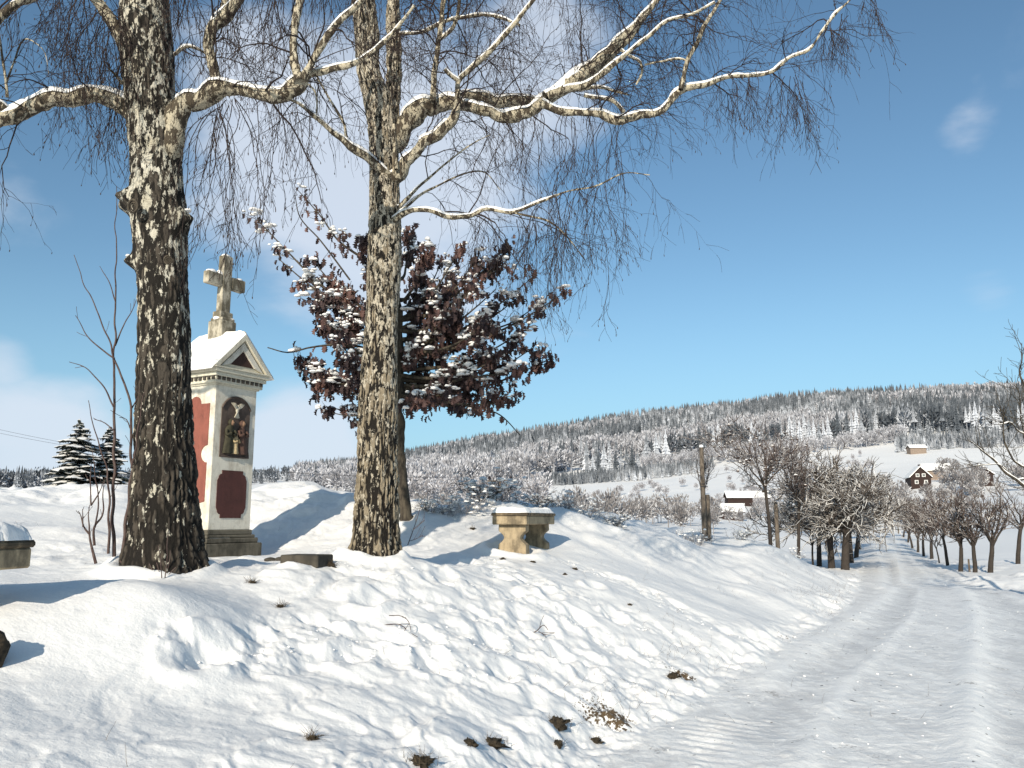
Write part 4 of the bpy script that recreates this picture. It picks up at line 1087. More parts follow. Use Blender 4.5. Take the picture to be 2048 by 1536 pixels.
    low = [(-w + c + .02, z0), (w - c - .02, z0), (w - c - .02, z0 + .03)] + arc(w - c - .02, z0 + c + .05, .055, -90, 0, 5) + [(w, z0 + .14), (w, z1 - .14)] + arc(w - c - .02, z1 - c - .05, .055, 0, 90, 5) + [(w - c - .02, z1), (-w + c + .02, z1)] + arc(-w + c + .02, z1 - c - .05, .055, 90, 180, 5) + [(-w, z1 - .14), (-w, z0 + .14)] + arc(-w + c + .02, z0 + c + .05, .055, 180, 270, 5) + [(-w + c + .02, z0 + .03)]
    prism(low, .010, 'maroon_panel', MAT['maroon'], t, Mx)
    # relief plaque: arch with a dove over three robed figures
    rim = [(-.255, 1.36), (.255, 1.36), (.255, 2.02)] + arc(0, 1.925, .255 / cos(R(22)), 22, 158, 14) + [(-.255, 2.02)]
    k = .91; ctr = np.array([0, 1.76]); inn = [tuple(ctr + (np.array(p) - ctr) * [k, .94]) for p in rim]
    back = prism(rim, .012, 'relief_plaque', MAT['plaque'], t, Mx)
    a = Acc(); P = np.array([(a0 + .016, p[0], p[1]) for p in rim + rim[:1]]); P = np.concatenate([P[i] + (P[i + 1] - P[i]) * np.linspace(0, 1, 8)[:-1, None] for i in range(len(P) - 1)]); tubes(a, P, np.full(len(P), .014), 6); a.build('rim', MAT['plaque'], back)
    def robe(nm, y, zf, hgt, wid, mat, lean=0., hood=None, head=MAT['skin'], twist=0.):
        a = Acc(); prof = [(0, .50), (.06, .52), (.3, .44), (.5, .40), (.62, .46), (.72, .48), (.80, .34), (.85, .16)]
        n = 16; nu = 20; pts = []
        for s in np.linspace(0, .85, n):
            hw = np.interp(s, [p[0] for p in prof], [p[1] for p in prof]) * wid
            for j in range(nu):
                th = 2 * pi * j / nu; fold = 1 + (.10 * sin(7 * th + 2) * (1 - s)); pts.append((a0 + .012 + max(0, .052 * cos(th)) * fold * (1 - .25 * s), y + lean * s + hw * sin(th) * fold + twist * sin(s * 5), zf + s * hgt))
        q = [(i * nu + j, i * nu + (j + 1) % nu, (i + 1) * nu + (j + 1) % nu, (i + 1) * nu + j) for i in range(n - 1) for j in range(nu)]; a.add(pts, q)
        # forearms folded to the front
        for sg in (-1, 1):
            P = np.array([(a0 + .035, y + lean * .7 + sg * wid * .42, zf + .70 * hgt), (a0 + .06, y + lean * .6 + sg * wid * .46, zf + .55 * hgt), (a0 + .075, y + lean * .6 + sg * wid * .1, zf + .60 * hgt)]); P = resample(P, .02); tubes(a, P, np.full(len(P), wid * .13), 7)
        o = a.build(nm, mat, back)
        b = Acc(); hr = hgt * .075; ellipsoid(b, (a0 + .045, y + lean, zf + hgt * .915), (hr, hr * .8, hr * 1.15), 12, 8)
        ellipsoid(b, (a0 + .045 + hr, y + lean, zf + hgt * .91), (hr * .22, hr * .14, hr * .25), 6, 4); b.build('head', head, o)
        c = Acc()
        if hood: ellipsoid(c, (a0 + .03, y + lean, zf + hgt * .925), (hr * 1.05, hr * 1.35, hr * 1.45), 12, 8); c.build('hood', hood, o)
        return o
    robe('robed_figure', -.13, 1.40, .47, .17, MAT['robe_green'], .035, MAT['robe_green'])
    robe('robed_figure', .135, 1.40, .47, .16, MAT['robe_red'], -.03, MAT['robe_red'])
    robe('child_figure', .0, 1.40, .30, .105, MAT['robe_cream'], 0, None, MAT['skin'])
    a = Acc(); x = a0 + .03; ellipsoid(a, (x, 0, 2.02), (.018, .028, .05), 10, 8); ellipsoid(a, (x + .005, 0.005, 2.075), (.016, .016, .018), 8, 6)
    for sg in (-1, 1):
        for i_ in range(5):
            an = R(38 + i_ * 9); L = .13 - .012 * i_; P = np.array([(x, sg * .015, 2.03), (x + .012, sg * .5 * L * cos(an) + sg * .02, 2.03 + .45 * L * sin(an)), (x + .004, sg * L * cos(an) + sg * .015, 2.03 + L * sin(an))]); P = resample(P, .02); tubes(a, P, np.linspace(.013, .005, len(P)), 5)
    for i_ in range(5):
        an = R(-90 + (i_ - 2) * 13); P = np.array([(x, 0, 1.99), (x, .05 * cos(an), 1.99 + .05 * sin(an)), (x - .005, .09 * cos(an), 1.99 + .09 * sin(an))]); tubes(a, P, np.array([.012, .011, .009]), 5)
    a.build('dove', MAT['dove'], back)


MAT['gap_shade'] = m_plain('painted_gap_shade', (0.07, 0.06, 0.05), bump=0)  # dark colour imitating shade in the gaps of the dentil row
build_shrine()

# ------------------------------------------------------------------ stone benches
def build_bench(label, loc, ang, L=1.3, w=.5, top=.55, ins=.13, thick=1.0):
    """ang: direction of the long axis, clockwise from straight ahead"""
    t = thing('stone_bench', label, 'bench', loc, -ang, 'carved stone benches round the shrine')
    a = Acc(); box(a, (0, 0, top - .105), (w - .03, L - .03, .125), 0, .012); seat = fixnormals(a.build('seat', MAT['sandstone'], t, smooth=False)); a = Acc(); box(a, (0, 0, top - .02), (w, L, .045), 0, .014); fixnormals(a.build('top_slab', MAT['topslab'], seat, smooth=False))
    prof = [(.21, top - .168), (.21, top - .26)] + [(.21 - .085 * sin(pi * s), top - .26 - .19 * s) for s in np.linspace(.08, 1, 9)] + [(.215, top - .5), (.215, -.15)]
    prof = prof + [(-x, z) for x, z in prof[::-1]]
    for y0 in (-L / 2 + ins, L / 2 - .16 - ins):
        prism(prof, .16, 'leg', MAT['sandstone'], t, lambda v: np.stack([v[:, 0], v[:, 2] + y0, v[:, 1]], 1), .008)
    nx, ny = 30, 60; u = np.linspace(-1, 1, nx); vv = np.linspace(-1, 1, ny); U, V_ = np.meshgrid(u, vv)
    en = fbm2(U * 3 + 7, V_ * 7, 3, 16); e = np.clip((np.minimum(1 - np.abs(U), (1 - np.abs(V_)) * L / w) - .10 * en) * 4, 0, 1)**.5
    th = (.030 + .085 * fbm2(U * 1.6 + 3, V_ * 3.2, 4, 6)) * e * thick + .001
    jag = .03 * (n2(U * 9, V_ * 17, 3) - .5)
    P = np.stack([U * (w / 2 - .004) + jag, V_ * (L / 2 - .004) + jag, top + .002 + th], -1).reshape(-1, 3)
    i = np.arange(ny - 1)[:, None]; j = np.arange(nx - 1)[None]; q = np.stack(np.broadcast_arrays(i * nx + j, i * nx + j + 1, (i + 1) * nx + j + 1, (i + 1) * nx + j), -1).reshape(-1, 4)
    s = Acc(); s.add(P, q); s.build('snow', MAT['snow'], t); return t


e0 = W(1020, 1040, 12.1); al = R(20)
bl = np.array([e0[0] + .65 * sin(al), e0[1] + .65 * cos(al), W(1020, 1026, 12.2)[2] - .55]); build_bench('small carved sandstone bench with snowy seat standing alone right of the slender birch', bl, al, L=1.4, w=.56)
e1 = W(58, 1083, 4.95); al2 = R(-80)
build_bench('stone bench cut off by the left edge of the photo, with a thick snow cushion', np.array([e1[0] - .80, e1[1] + .16, e1[2] - .55]), al2, ins=.21, thick=1.35)
# snow banked round the bench feet, the dug out step and stones
def rock(label, px, py, d, s, mat='mound', sink=.3, name='rock', cat='rock', seed=1, rot=0):
    c = W(px, py, d); a = Acc(); ellipsoid(a, (0, 0, 0), (1, 1, 1), 26, 18); v, q, _ = a.arrays()
    k = .6 + .8 * n3(v[:, 0] * 1.6 + seed * 7, v[:, 1] * 1.6, v[:, 2] * 1.6, seed) + .25 * n3(v[:, 0] * 5, v[:, 1] * 5, v[:, 2] * 5 + seed, seed + 1); v = v * k[:, None] * np.array(s)
    b = Acc(); b.add(v, q); o = b.build(name, MAT[mat], None, loc=tuple(c)); o.rotation_euler = (0, 0, rot); tag(o, label, cat); return o


rock('dark mossy stump of rock at the left edge below the cut off bench', -24, 1296, 4.62, (.075, .09, .10), 'mound', seed=3)
st = G(608, 1138); a = Acc(); box(a, (0, 0, 0), (.42, .30, .12), R(-18), .012); o = fixnormals(a.build('stone_step', MAT['dark_stone'], None, smooth=False, loc=(st[0], st[1] + .1, Hz(st[0], st[1]) + .02))); tag(o, 'dark flat stone step sticking out of the snow between the shrine and slender birch', 'step')
for i, (px, lab) in enumerate(((540, 'leftmost small dark stone beside the stone step'), (562, 'middle small dark stone beside the stone step'), (586, 'small dark stone touching the stone step'))):
    g = G(px, 1124); g = on(g); a = Acc(); ellipsoid(a, (0, 0, 0), (.075, .06, .028), 14, 8); v, q, _ = a.arrays(); v *= (.8 + .4 * n3(v[:, 0] * 20 + i, v[:, 1] * 20, v[:, 2] * 20, 2))[:, None]; b = Acc(); b.add(v, q)
    tag(b.build('stone', MAT['dark_stone'], None, loc=(g[0], g[1], g[2] + .015)), lab, 'stone', 'stones beside the step')

# ------------------------------------------------------------------ saplings beside the thick birch
def stick_plant(name, label, cat, lines, d, mat='stem', snowy=False, group=None, seed=0, twigs=2, rscale=.68):
    rng = np.random.default_rng(seed); loc = None; ac = Acc(); tw = Acc()
    for ln in lines:
        dd = d + rng.uniform(-.12, .12); pts = [W(p[0], p[1], dd) for p in ln]; r0 = ln[0][2] if len(ln[0]) > 2 else 2.5
        if loc is None: loc = on(pts[0])
        P = resample(np.array(pts), .03); P += (np.stack([n2(np.arange(len(P)) * .2, 0 * np.arange(len(P)) + k, seed + k) for k in range(3)], 1) - .5) * .02
        r = np.linspace(r0, .9 if len(ln) > 2 else 1.2, len(P)) / FPX * d * rscale; tubes(ac, P, r, 7)
        if twigs:
            p, T, rr, _ = along(P[None], r[None], twigs, rng, .3, .95); E = grow(p, side_dirs(T, rng.uniform(.5, .9, len(p)), rng, .6), rng.uniform(.04, .16, len(p)), 4, -.05, .1, rng); tubes(tw, E, np.full((len(p), 5), .0022), 4)
    t = thing(name, label, cat, loc, 0, group)
    ac.build('stem', MAT[mat], t, loc)
    if tw.n: tw.build('twigs', MAT[mat], t, loc)['kind'] = 'stuff'
    return t


stick_plant('bare_sapling', 'tall bare multi stemmed sapling rising left of the thick birch', 'sapling', [
    [(228, 1112, 5.5), (226, 1040), (228, 960), (229, 880), (227, 800), (229, 700), (231, 600), (232, 500), (231, 372)],
    [(243, 1114, 5.5), (251, 1060), (260, 985), (263, 930), (262, 880), (258, 800), (249, 772), (226, 705), (196, 625), (168, 565), (147, 510)],
    [(262, 935, 3), (274, 885), (281, 830), (290, 780)], [(227, 812, 2.6), (196, 760), (168, 735), (140, 725)], [(229, 715, 2.6), (205, 702), (172, 668), (152, 632)], [(230, 690, 2.4), (248, 650), (264, 628), (272, 600)],
    [(216, 1106, 4), (219, 1040), (217, 965), (205, 905), (186, 850), (175, 800)], [(228, 860, 2), (212, 848), (188, 840)], [(260, 820, 2.4), (275, 795), (281, 770)], [(262, 860, 2), (250, 838), (238, 836)], [(230, 600, 1.8), (215, 560), (205, 540)], [(240, 1120, 3), (256, 1140), (280, 1160)]], 7.35, seed=1)
stick_plant('cut_sapling', 'short pruned sapling with blunt forked stems left of the tall sapling', 'sapling', [
    [(190, 1128, 4.5), (178, 1085), (177, 1040), (180, 1010)], [(178, 1070, 3.2), (165, 1055), (157, 1028), (154, 1022)], [(164, 1055, 2.2), (163, 1035), (162, 1020)], [(180, 1012, 2.6), (194, 990), (203, 970)], [(180, 1010, 2.4), (178, 960), (181, 925)],
    [(187, 1092, 4), (186, 1055), (200, 1035), (207, 985), (208, 960)], [(188, 1056, 2.6), (194, 1010), (192, 960), (183, 900)]], 7.3, seed=2)
stick_plant('thin_shoots', 'five thin shoots poking from the snow at the foot of the thick birch', 'shoots', [[(322, 1158, 1.4), (320, 1120), (318, 1090)], [(328, 1160, 1.6), (334, 1110), (338, 1060)], [(331, 1160, 1.6), (336, 1130), (342, 1100)], [(318, 1150, 1.2), (312, 1125)], [(336, 1150, 1.2), (350, 1135)], [(303, 1142, 1.0), (297, 1128)]], 7.05, seed=3, twigs=0)
stick_plant('thin_shoots', 'forked thin shoots beside the foot of the slender birch', 'shoots', [[(815, 1090, 1.4), (825, 1060), (838, 1020)], [(825, 1060, 1.1), (848, 1040)], [(818, 1082, 1.0), (830, 1078), (845, 1070)]], 9.3, seed=4, twigs=3)
stick_plant('fallen_twig', 'curved fallen twig lying on trampled snow near the photo centre', 'twig', [[(752, 1252, 1.6), (775, 1250), (800, 1252), (815, 1262)], [(780, 1231, 1.3), (800, 1232), (815, 1245), (820, 1262)], [(780, 1268, 1.6), (800, 1266), (815, 1264)]], G(790, 1262)[1], seed=5, twigs=2)
stick_plant('fallen_twig', 'straight fallen twig with side shoots lying right of the curved one', 'twig', [[(1054, 1270, 1.8), (1072, 1264), (1088, 1252), (1096, 1262)], [(1075, 1264, 1.0), (1090, 1272)]], G(1075, 1268)[1], seed=6, twigs=3)

# dead grass and earth tussocks; dark ones low on the bank imitate shaded cracks
rng = np.random.default_rng(77)
spots = [(842, 1532, .07, 'dead grass tussock at the bottom edge of the photo', 1.5), (985, 1490, .09, 'dark earth tuft standing in for a shaded crack in the steep bank', .8), (938, 1518, .06, 'small earth clod standing in for a shaded crack at the bottom of the bank', .5), (1112, 1448, .11, 'largest earth tuft standing in for a shaded crack above the road edge', 1.2),
         (1190, 1470, .06, 'low earth tuft standing in for a shaded crack right beside the road edge', .7), (1345, 1355, .08, 'dark grass clump on the bank beside tyre cleats', .8), (625, 1458, .035, 'little tuft poking through smooth foreground snow', 1.0), (1150, 1138, .05, 'earthy tuft right of the bench', .8), (1260, 1300 - 88, .03, 'earth crumb high on the trampled bank', .5),
         (1115, 1500, .05, 'small earth tuft standing in for a shaded crack under the largest one', .6), (505, 1172, .035, 'dry seed tuft right of the thick birch', .9), (560, 1220, .035, 'faint dry tuft on smooth snow below the stone step', 1.0), (660, 1135, .06, 'brown grass clump left of the slender birch foot', 1.2), (715, 1105, .07, 'earthy roots clump at the slender birch foot', .9),
         (945, 1060, .05, 'small dark tuft standing left of the bench', 1.0), (1005, 1115, .05, 'exposed earth under the near bench leg', .4), (1065, 1122, .05, 'exposed earth under the bench side', .4), (1130, 1150, .04, 'flat patch of earth below the bench', .3)]
for i, (px, py, s, lab, gh) in enumerate(spots):
    g = on(G(px, py)); t = thing('grass_tussock', lab, 'grass tuft', g, 0, 'tufts breaking through the snow')
    a = Acc(); ellipsoid(a, (0, 0, 0), (1, 1, 1), 20, 14); v, q, _ = a.arrays(); k = .45 + .9 * n3(v[:, 0] * 2.2 + i * 3, v[:, 1] * 2.2, v[:, 2] * 2.2, i) ; v = v * (k * (.5 + n3(v[:, 0] * 7, v[:, 1] * 7, v[:, 2] * 7, i + 40)))[:, None] * np.array([s * .8, s * .8, s * .42]); b = Acc(); b.add(v + [0, 0, s * .02], q); b.build('earth', MAT['mound'], t)
    n = int(55 * gh) + 8; st = np.column_stack([rng.normal(0, s * .5, (n, 2)), np.zeros(n)]); D = rng.normal(0, .6, (n, 3)); D[:, 2] = rng.uniform(.4, 1.2, n)
    E = grow(st, D, rng.uniform(.03, .10, n) * min(gh, 1.1), 5, .16, .1, rng); a = Acc(); tubes(a, E, np.full((n, 6), .0016) * np.linspace(1, .3, 6), 3); a.build('blades', MAT['grass'], t)
# loose grass stalks scattered on the bank: nobody could count them
a = Acc(); n = 1500
yy = rng.uniform(3.5, 24, n); off = rng.exponential(.55, n); xx = xl(yy) - .15 - off + rng.normal(0, .15, n)
xb = rng.uniform(-9, 5, 500); yb = rng.uniform(7, 18, 500)
xx = np.concatenate([xx, xb]); yy = np.concatenate([yy, yb]); keep = n2(xx * 1.1, yy * 1.1, 12) > .55; xx, yy = xx[keep], yy[keep]
st = np.column_stack([xx, yy, H(xx, yy) - .01]); n = len(st); D = rng.normal(0, .45, (n, 3)); D[:, 2] = 1
E = grow(st, D, rng.uniform(.03, .15, n), 5, .12, .12, rng); tubes(a, E, np.full((n, 6), .0014) * np.linspace(1, .4, 6), 3)
o = a.build('grass_stalks', MAT['grass']); tag(o, 'dry grass stalks poking thinly through the snow of the bank', 'grass', kind='stuff')
# crumbs of snow kicked out over bank and road
a = Acc(); pts = []
for ln in trails: 
    k = rng.integers(0, len(ln), 90); pts.append(ln[k] + rng.normal(0, .14, (90, 2)))
yy = rng.uniform(4, 16, 420); pts.append(np.column_stack([rng.uniform(xl(yy) - .2, xl(yy) + 9), yy])); pts = np.concatenate(pts)
r_ = rng.uniform(.003, .014, len(pts)) * rng.uniform(.5, 1, len(pts)); P3 = np.column_stack([pts, H(pts[:, 0], pts[:, 1]) + r_ * .1]); lumps(a, P3, r_, rng, .7)
o = a.build('snow_crumbs', MAT['snow']); tag(o, 'loose crumbs of snow scattered over the trampled bank and road', 'snow', kind='stuff')

# ------------------------------------------------------------------ bare trees and shrubs, snow on what faces up
MAT['oldtree'] = m_snowtop('old_fruit_tree', (0.045, 0.035, 0.03), (0.11, 0.09, 0.075), 0.0, .6, .9, 6)
MAT['browntree'] = m_snowtop('brown_young_tree', (0.065, 0.05, 0.045), (0.125, 0.095, 0.085), .2, .75, .8, 6)
MAT['darktrunk'] = m_snowtop('dark_trunk', (0.024, 0.020, 0.018), (0.065, 0.054, 0.046), .5, .9, 1, 9)
MAT['frost'] = m_snowtop('frosted_twigs', (0.15, 0.14, 0.145), (0.33, 0.315, 0.325), -.4, .6, .85, 5, (0.70, 0.71, 0.76))
MAT['frostgrey'] = m_snowtop('frosted_grey_shrub', (0.11, 0.10, 0.10), (0.25, 0.235, 0.235), -.2, .6, .8, 5, (0.72, 0.73, 0.76))
MAT['leafclump'] = m_snowtop('hanging_brown_leaves', (0.05, 0.028, 0.022), (0.09, 0.055, 0.045), .1, .6, .9, 5)


def bare_tree(rng, Hh=4.0, th=.28, r0=.09, nl=6, ang=(.4, .9), l1=.62, n2_=9, l2=.24, n3_=7, l3=.11, rt=.011, up=.03, wig=.14, stems=1, spread=.02, lean=.06, n4=0):
    tk, cr = Acc(), Acc(); tops = []
    for s in range(stems):
        p0 = np.array([[rng.normal(0, spread), rng.normal(0, spread), -.25]]); d0 = np.array([[rng.normal(0, lean), rng.normal(0, lean), 1]])
        P = grow(p0, d0, Hh * th + .25, 8, 0, .035, rng)[0]; tubes(tk, P, r0 * np.linspace(1.25, .85, 9) * np.array([1.25] + [1] * 8), 9); tops.append((P, nrm(P[-1] - P[-2])))
    Ls, Ds, Ps = [], [], []
    for P, d in tops:
        for i in range(nl):
            a = 2 * pi * i / nl + rng.uniform(-.4, .4); t = rng.uniform(*ang) * (0.35 if i == 0 else 1); Ds.append([cos(a) * sin(t), sin(a) * sin(t), cos(t)]); Ps.append(P[-1] - np.array([0, 0, rng.uniform(0, .16) * Hh * th])); Ls.append(Hh * l1 * rng.uniform(.75, 1.1))
    A = grow(np.array(Ps), np.array(Ds), np.array(Ls), 12, 0, wig, rng, up); RA = r0 * .55 * np.linspace(1, .22, 13)[None] * rng.uniform(.7, 1.05, (len(A), 1)); tubes(tk, A, RA, 6)
    p, T, r, t = along(A, RA, n2_, rng, .12, 1.0); B = grow(p, side_dirs(T, rng.uniform(.5, 1.1, len(p)), rng, .5), Hh * l2 * rng.uniform(.5, 1.2, len(p)), 8, 0, wig * 1.2, rng, up * 1.2); RB = np.maximum(r * .55, rt * 1.2)[:, None] * np.linspace(1, .45, 9); tubes(cr, B, RB, 4)
    p, T, r, t = along(B, RB, n3_, rng, .1, 1.0); C = grow(p, side_dirs(T, rng.uniform(.4, 1.0, len(p)), rng, .4), Hh * l3 * rng.uniform(.5, 1.2, len(p)), 5, 0, wig * 1.2, rng, up); tubes(cr, C, np.full((len(p), 6), rt) * np.linspace(1, .55, 6), 3)
    if n4:
        p, T, r, t = along(C, np.full((len(C), 6), rt), n4, rng, .1, 1.0); E = grow(p, side_dirs(T, .7, rng, .2), Hh * l3 * .5, 3, 0, wig, rng, up); tubes(cr, E, np.full((len(p), 4), rt * .7), 3)
    return tk, cr


def mk_tree(name, label, cat, loc, rng, tmat, cmat, group=None, rot=0, leafn=0, **kw):
    t = thing(name, label, cat, loc, rot, group); tk, cr = bare_tree(rng, **kw)
    tk.build('trunk', MAT[tmat], t); c = cr.build('crown', MAT[cmat], t)
    if leafn:
        v = cr.arrays()[0]; lf = Acc(); q = v[rng.integers(0, len(v), leafn)]; lumps(lf, q - [0, 0, .03], rng.uniform(.025, .05, len(q)), rng, 1.2); lf.build('leaves', MAT['leafclump'], c)['kind'] = 'stuff'
    return t


rng = np.random.default_rng(101)
def hgt(px, ytop, d, loc): return float(W(px, ytop, d)[2] - loc[2])
def row(px, py): g = G(px, py, 15, 200); return on(g)
# left row: two slender young trees, then the thick old fruit trees
for i, (px, py, top, lab, kw) in enumerate([
    (1538, 1083, 832, 'slender young tree with brown leaves left, first of the left roadside row', dict(th=.46, r0=.05, nl=9, ang=(.4, .95), l1=.42, wig=.10, n2_=9, l2=.17, rt=.009, leafn=90)),
    (1592, 1102, 900, 'second slender young tree of the left row, next to the old fruit trees', dict(th=.5, r0=.05, nl=8, ang=(.3, .8), l1=.38, wig=.10, n2_=9, l2=.17, rt=.009, leafn=50)),
    (1622, 1112, 985, 'low thin tree half hidden before the old fruit trees', dict(th=.3, r0=.035, nl=6, rt=.008))]):
    loc = at(px, 24.0 + i * 3); loc[2] = min(loc[2], W(px, py, loc[1])[2] + .1)
    mk_tree('young_tree', lab, 'tree', loc, rng, 'darktrunk', 'browntree', 'trees lining the road on the left', Hh=hgt(px, top, loc[1], loc) * 1.12, **kw)
labs = ['nearest thick trunked old fruit tree left of the road, beside the bank', 'second thick old fruit tree left of the road, branches white with snow', 'leftmost old fruit tree behind the slender trees', 'old fruit tree in the middle of the left row', 'old fruit tree with dark ivy coloured trunk toward the far end', 'small old fruit tree near the road crest', 'farthest fruit tree of the left row']
for i, (px, py, top, r0, nl) in enumerate([(1683, 1128, 928, .17, 8), (1657, 1122, 912, .15, 8), (1634, 1114, 935, .12, 7), (1696, 1108, 945, .15, 8), (1706, 1098, 935, .14, 8), (1716, 1086, 950, .11, 7), (1728, 1078, 965, .10, 7)]):
    d = [27, 28.5, 31, 35, 41, 52, 68][i]; loc = at(px, d); loc[2] = min(loc[2], W(px, py, d)[2] + .15)
    mk_tree('fruit_tree', labs[i], 'tree', loc, rng, 'darktrunk', 'oldtree', 'trees lining the road on the left', Hh=hgt(px, top, d, loc) * 1.12, th=.34, r0=r0 * .68, nl=nl + 2, ang=(.3, 1.15), l1=.50, n2_=14, l2=.24, n3_=11, l3=.12, rt=.010 + .0002 * d, wig=.17, up=.0)
# right row
rl = [(1970, 1146, 958, .06, 'nearest forked tree of the right roadside row'), (1936, 1144, 966, .065, 'second tree of the right row with low spreading fork'), (1913, 1142, 955, .06, 'third tree of the right row, trunk leaning left'), (1887, 1131, 962, .06, 'fourth tree of the right row with dense brown crown'), (1871, 1122, 1000, .03, 'thin tree between two bigger ones in the right row'),
      (1858, 1112, 982, .06, 'sixth tree of the right roadside row'), (1842, 1105, 985, .06, 'seventh tree of the right roadside row'), (1830, 1097, 995, .055, 'eighth tree of the right roadside row'), (1821, 1091, 988, .06, 'ninth tree of the right roadside row'), (1812, 1083, 990, .06, 'tenth tree of the right roadside row'), (1804, 1077, 990, .06, 'farthest tree of the right roadside row by the crest')]
for i, (px, py, top, r0, lab) in enumerate(rl):
    d = min(75, EYE / ((py - 1040) / FPX)); loc = at(px, d)
    mk_tree('roadside_tree', lab, 'tree', loc, rng, 'darktrunk', 'browntree', 'trees lining the road on the right', Hh=hgt(px, top, d, loc) * .95, th=rng.uniform(.26, .38), r0=r0 * rng.uniform(.8, 1.15), nl=int(rng.integers(4, 8)), ang=(.22, rng.uniform(.5, .75)), lean=.06, l1=rng.uniform(.5, .62), n2_=10, l2=.2, n3_=8, l3=.1, rt=.007 + .00015 * d, wig=.12, up=.05)
loc = at(2026, 29); mk_tree('young_tree', 'tall sparse young tree standing apart at the right edge', 'tree', loc, rng, 'darktrunk', 'browntree', None, Hh=hgt(2026, 940, 29, loc), th=.42, r0=.065, nl=6, ang=(.3, .8), l1=.55, n2_=7, l2=.2, n3_=5, l3=.1, rt=.007)
# near tree outside the right edge reaching in
t = thing('roadside_tree', 'snowy branches of a near tree reaching in at the right edge', 'tree', at(2150, 15)); loc = np.array(t.location); tk, cr = Acc(), Acc(); lb = []; sn_ = Acc()
for px in ([(2170, 1160, 26), (2165, 1050, 22), (2140, 960, 18), (2120, 850, 15), (2110, 760, 11), (2115, 650, 6)], [(2115, 990, 8), (2080, 985, 8), (2048, 970, 7), (2010, 945, 6), (1980, 915, 4), (1955, 895, 2.5), (1940, 880, 1.5)], [(2105, 930, 7), (2070, 940, 6), (2045, 935, 5), (2020, 900, 4), (2008, 860, 3), (2005, 830, 2)],
           [(2095, 820, 7), (2070, 800, 6), (2050, 770, 5), (2042, 720, 3), (2040, 690, 1.5)], [(2070, 960, 5), (2035, 958, 3.5), (2005, 935, 2.5), (1970, 932, 2), (1935, 925, 1.5)], [(2100, 880, 6), (2060, 870, 4), (2025, 850, 3), (1995, 848, 2)], [(2048, 880, 3), (2040, 850, 2.5), (2044, 800, 2), (2030, 770, 1)]):
    P, Rr = limb_pts(px, 15, 14.6, .08); Rr = np.maximum(Rr * .42, .004); P += (np.stack([n2(np.arange(len(P)) * .35, k + 0 * np.arange(len(P)), int(px[0][1]) + k) for k in range(3)], 1) - .5) * .09; tubes(tk, P, Rr, 8); snow_on(sn_, P, Rr, rng, .006); lb.append((P, Rr))
for P, Rr in lb[1:]:
    p, T, r, _ = along(P[None], Rr[None], 11, rng, .1, 1); B = grow(p, side_dirs(T, rng.uniform(.5, 1, len(p)), rng, .4), rng.uniform(.2, .7, len(p)), 8, 0, .16, rng, .05); tubes(cr, B, np.full((len(p), 9), .006) * np.linspace(1, .5, 9), 4)
    p, T, r, _ = along(B, np.full((len(B), 9), .006), 4, rng, .2, 1); C = grow(p, side_dirs(T, .7, rng, .3), rng.uniform(.1, .3, len(p)), 5, 0, .14, rng, .04); tubes(cr, C, np.full((len(p), 6), .0035), 3)
tk.build('trunk', MAT['oakbark'], t, loc); cr.build('crown', MAT['oakbark'], t, loc); sn_.build('snow', MAT['snow'], t, loc)['kind'] = 'stuff'
# low scrub of the verges
def bush_proto(seed, w=.6, h=.6, n=34, r=.006, mat='frostgrey', snowball=10):
    rng = np.random.default_rng(seed); a = Acc(); st = np.column_stack([rng.normal(0, w * .18, (n, 2)), np.full(n, -.06)]); D = rng.normal(0, .55, (n, 3)); D[:, 2] = rng.uniform(.5, 1.1, n)
    E = grow(st, D, h * rng.uniform(.6, 1.25, n), 9, .05, .17, rng); tubes(a, E, np.full((n, 10), r) * np.linspace(1, .5, 10), 4)
    p, T, rr, _ = along(E, np.full((n, 10), r), 7, rng, .25, 1); F = grow(p, side_dirs(T, .7, rng, .2), h * .28 * rng.uniform(.5, 1.2, len(p)), 5, .02, .18, rng); tubes(a, F, np.full((len(p), 6), r * .6), 3)
    s = Acc(); q = np.concatenate([F[:, -1], E[:, 6]]); q = q[rng.random(len(q)) < snowball / 100.]; lumps(s, q, rng.uniform(.02, .06, len(q)) * (h / .6), rng, .7)
    return a, s


def bush(name, label, cat, loc, proto, scale, rot, mat, group):
    t = thing(name, label, cat, loc, rot, group); t.scale = (scale,) * 3
    proto[0].build('stems', MAT[mat], t); proto[1].build('snow', MAT['snow'], t)['kind'] = 'stuff'; return t


P1 = [bush_proto(s, 1, .8, 30, .007, snowball=16) for s in (1, 2, 3)]
src = [bush('snowy_bush', 'x', 'bush', (0, -60, 0), p, 1, 0, 'frostgrey' if i else 'oakbark', 'snowy scrub on the back of the mound') for i, p in enumerate(P1)]
lab_b = ['leftmost dark brush heap behind the oak trunk', 'brush heap between the oak trunk and the bench', 'snow loaded brush left of the bench', 'brush rising just behind the bench left side', 'tall snow bent brush below the insulator crossarm', 'dark twiggy brush behind the bench', 'brush right behind the bench', 'low brush right of the bench', 'low scrub on the mound rim right of the bench', 'scrub tuft on the mound rim halfway to the wooden pole', 'scrub left of the wooden pole', 'scrub at the foot of the wooden pole', 'low scrub right of the wooden pole', 'scrub tuft above the road bank']
for i, (px, py, d, sc) in enumerate([(860, 1018, 14.5, .55), (900, 1022, 14.5, .7), (935, 1020, 15, .8), (965, 1012, 16, 1.1), (990, 1010, 17, 1.3), (1015, 1012, 17.5, 1.0), (1090, 1020, 17, .7), (1135, 1025, 17, .8), (1180, 1030, 17, .7), (1230, 1040, 17.5, .6), (1370, 1070, 19.5, .55), (1400, 1075, 19.8, .6), (1480, 1080, 21, .6), (1585, 1100, 22, .6)]):
    o = dup(src[i % 3], at(px, d), rng.uniform(0, 6), sc * .8, lab_b[i])
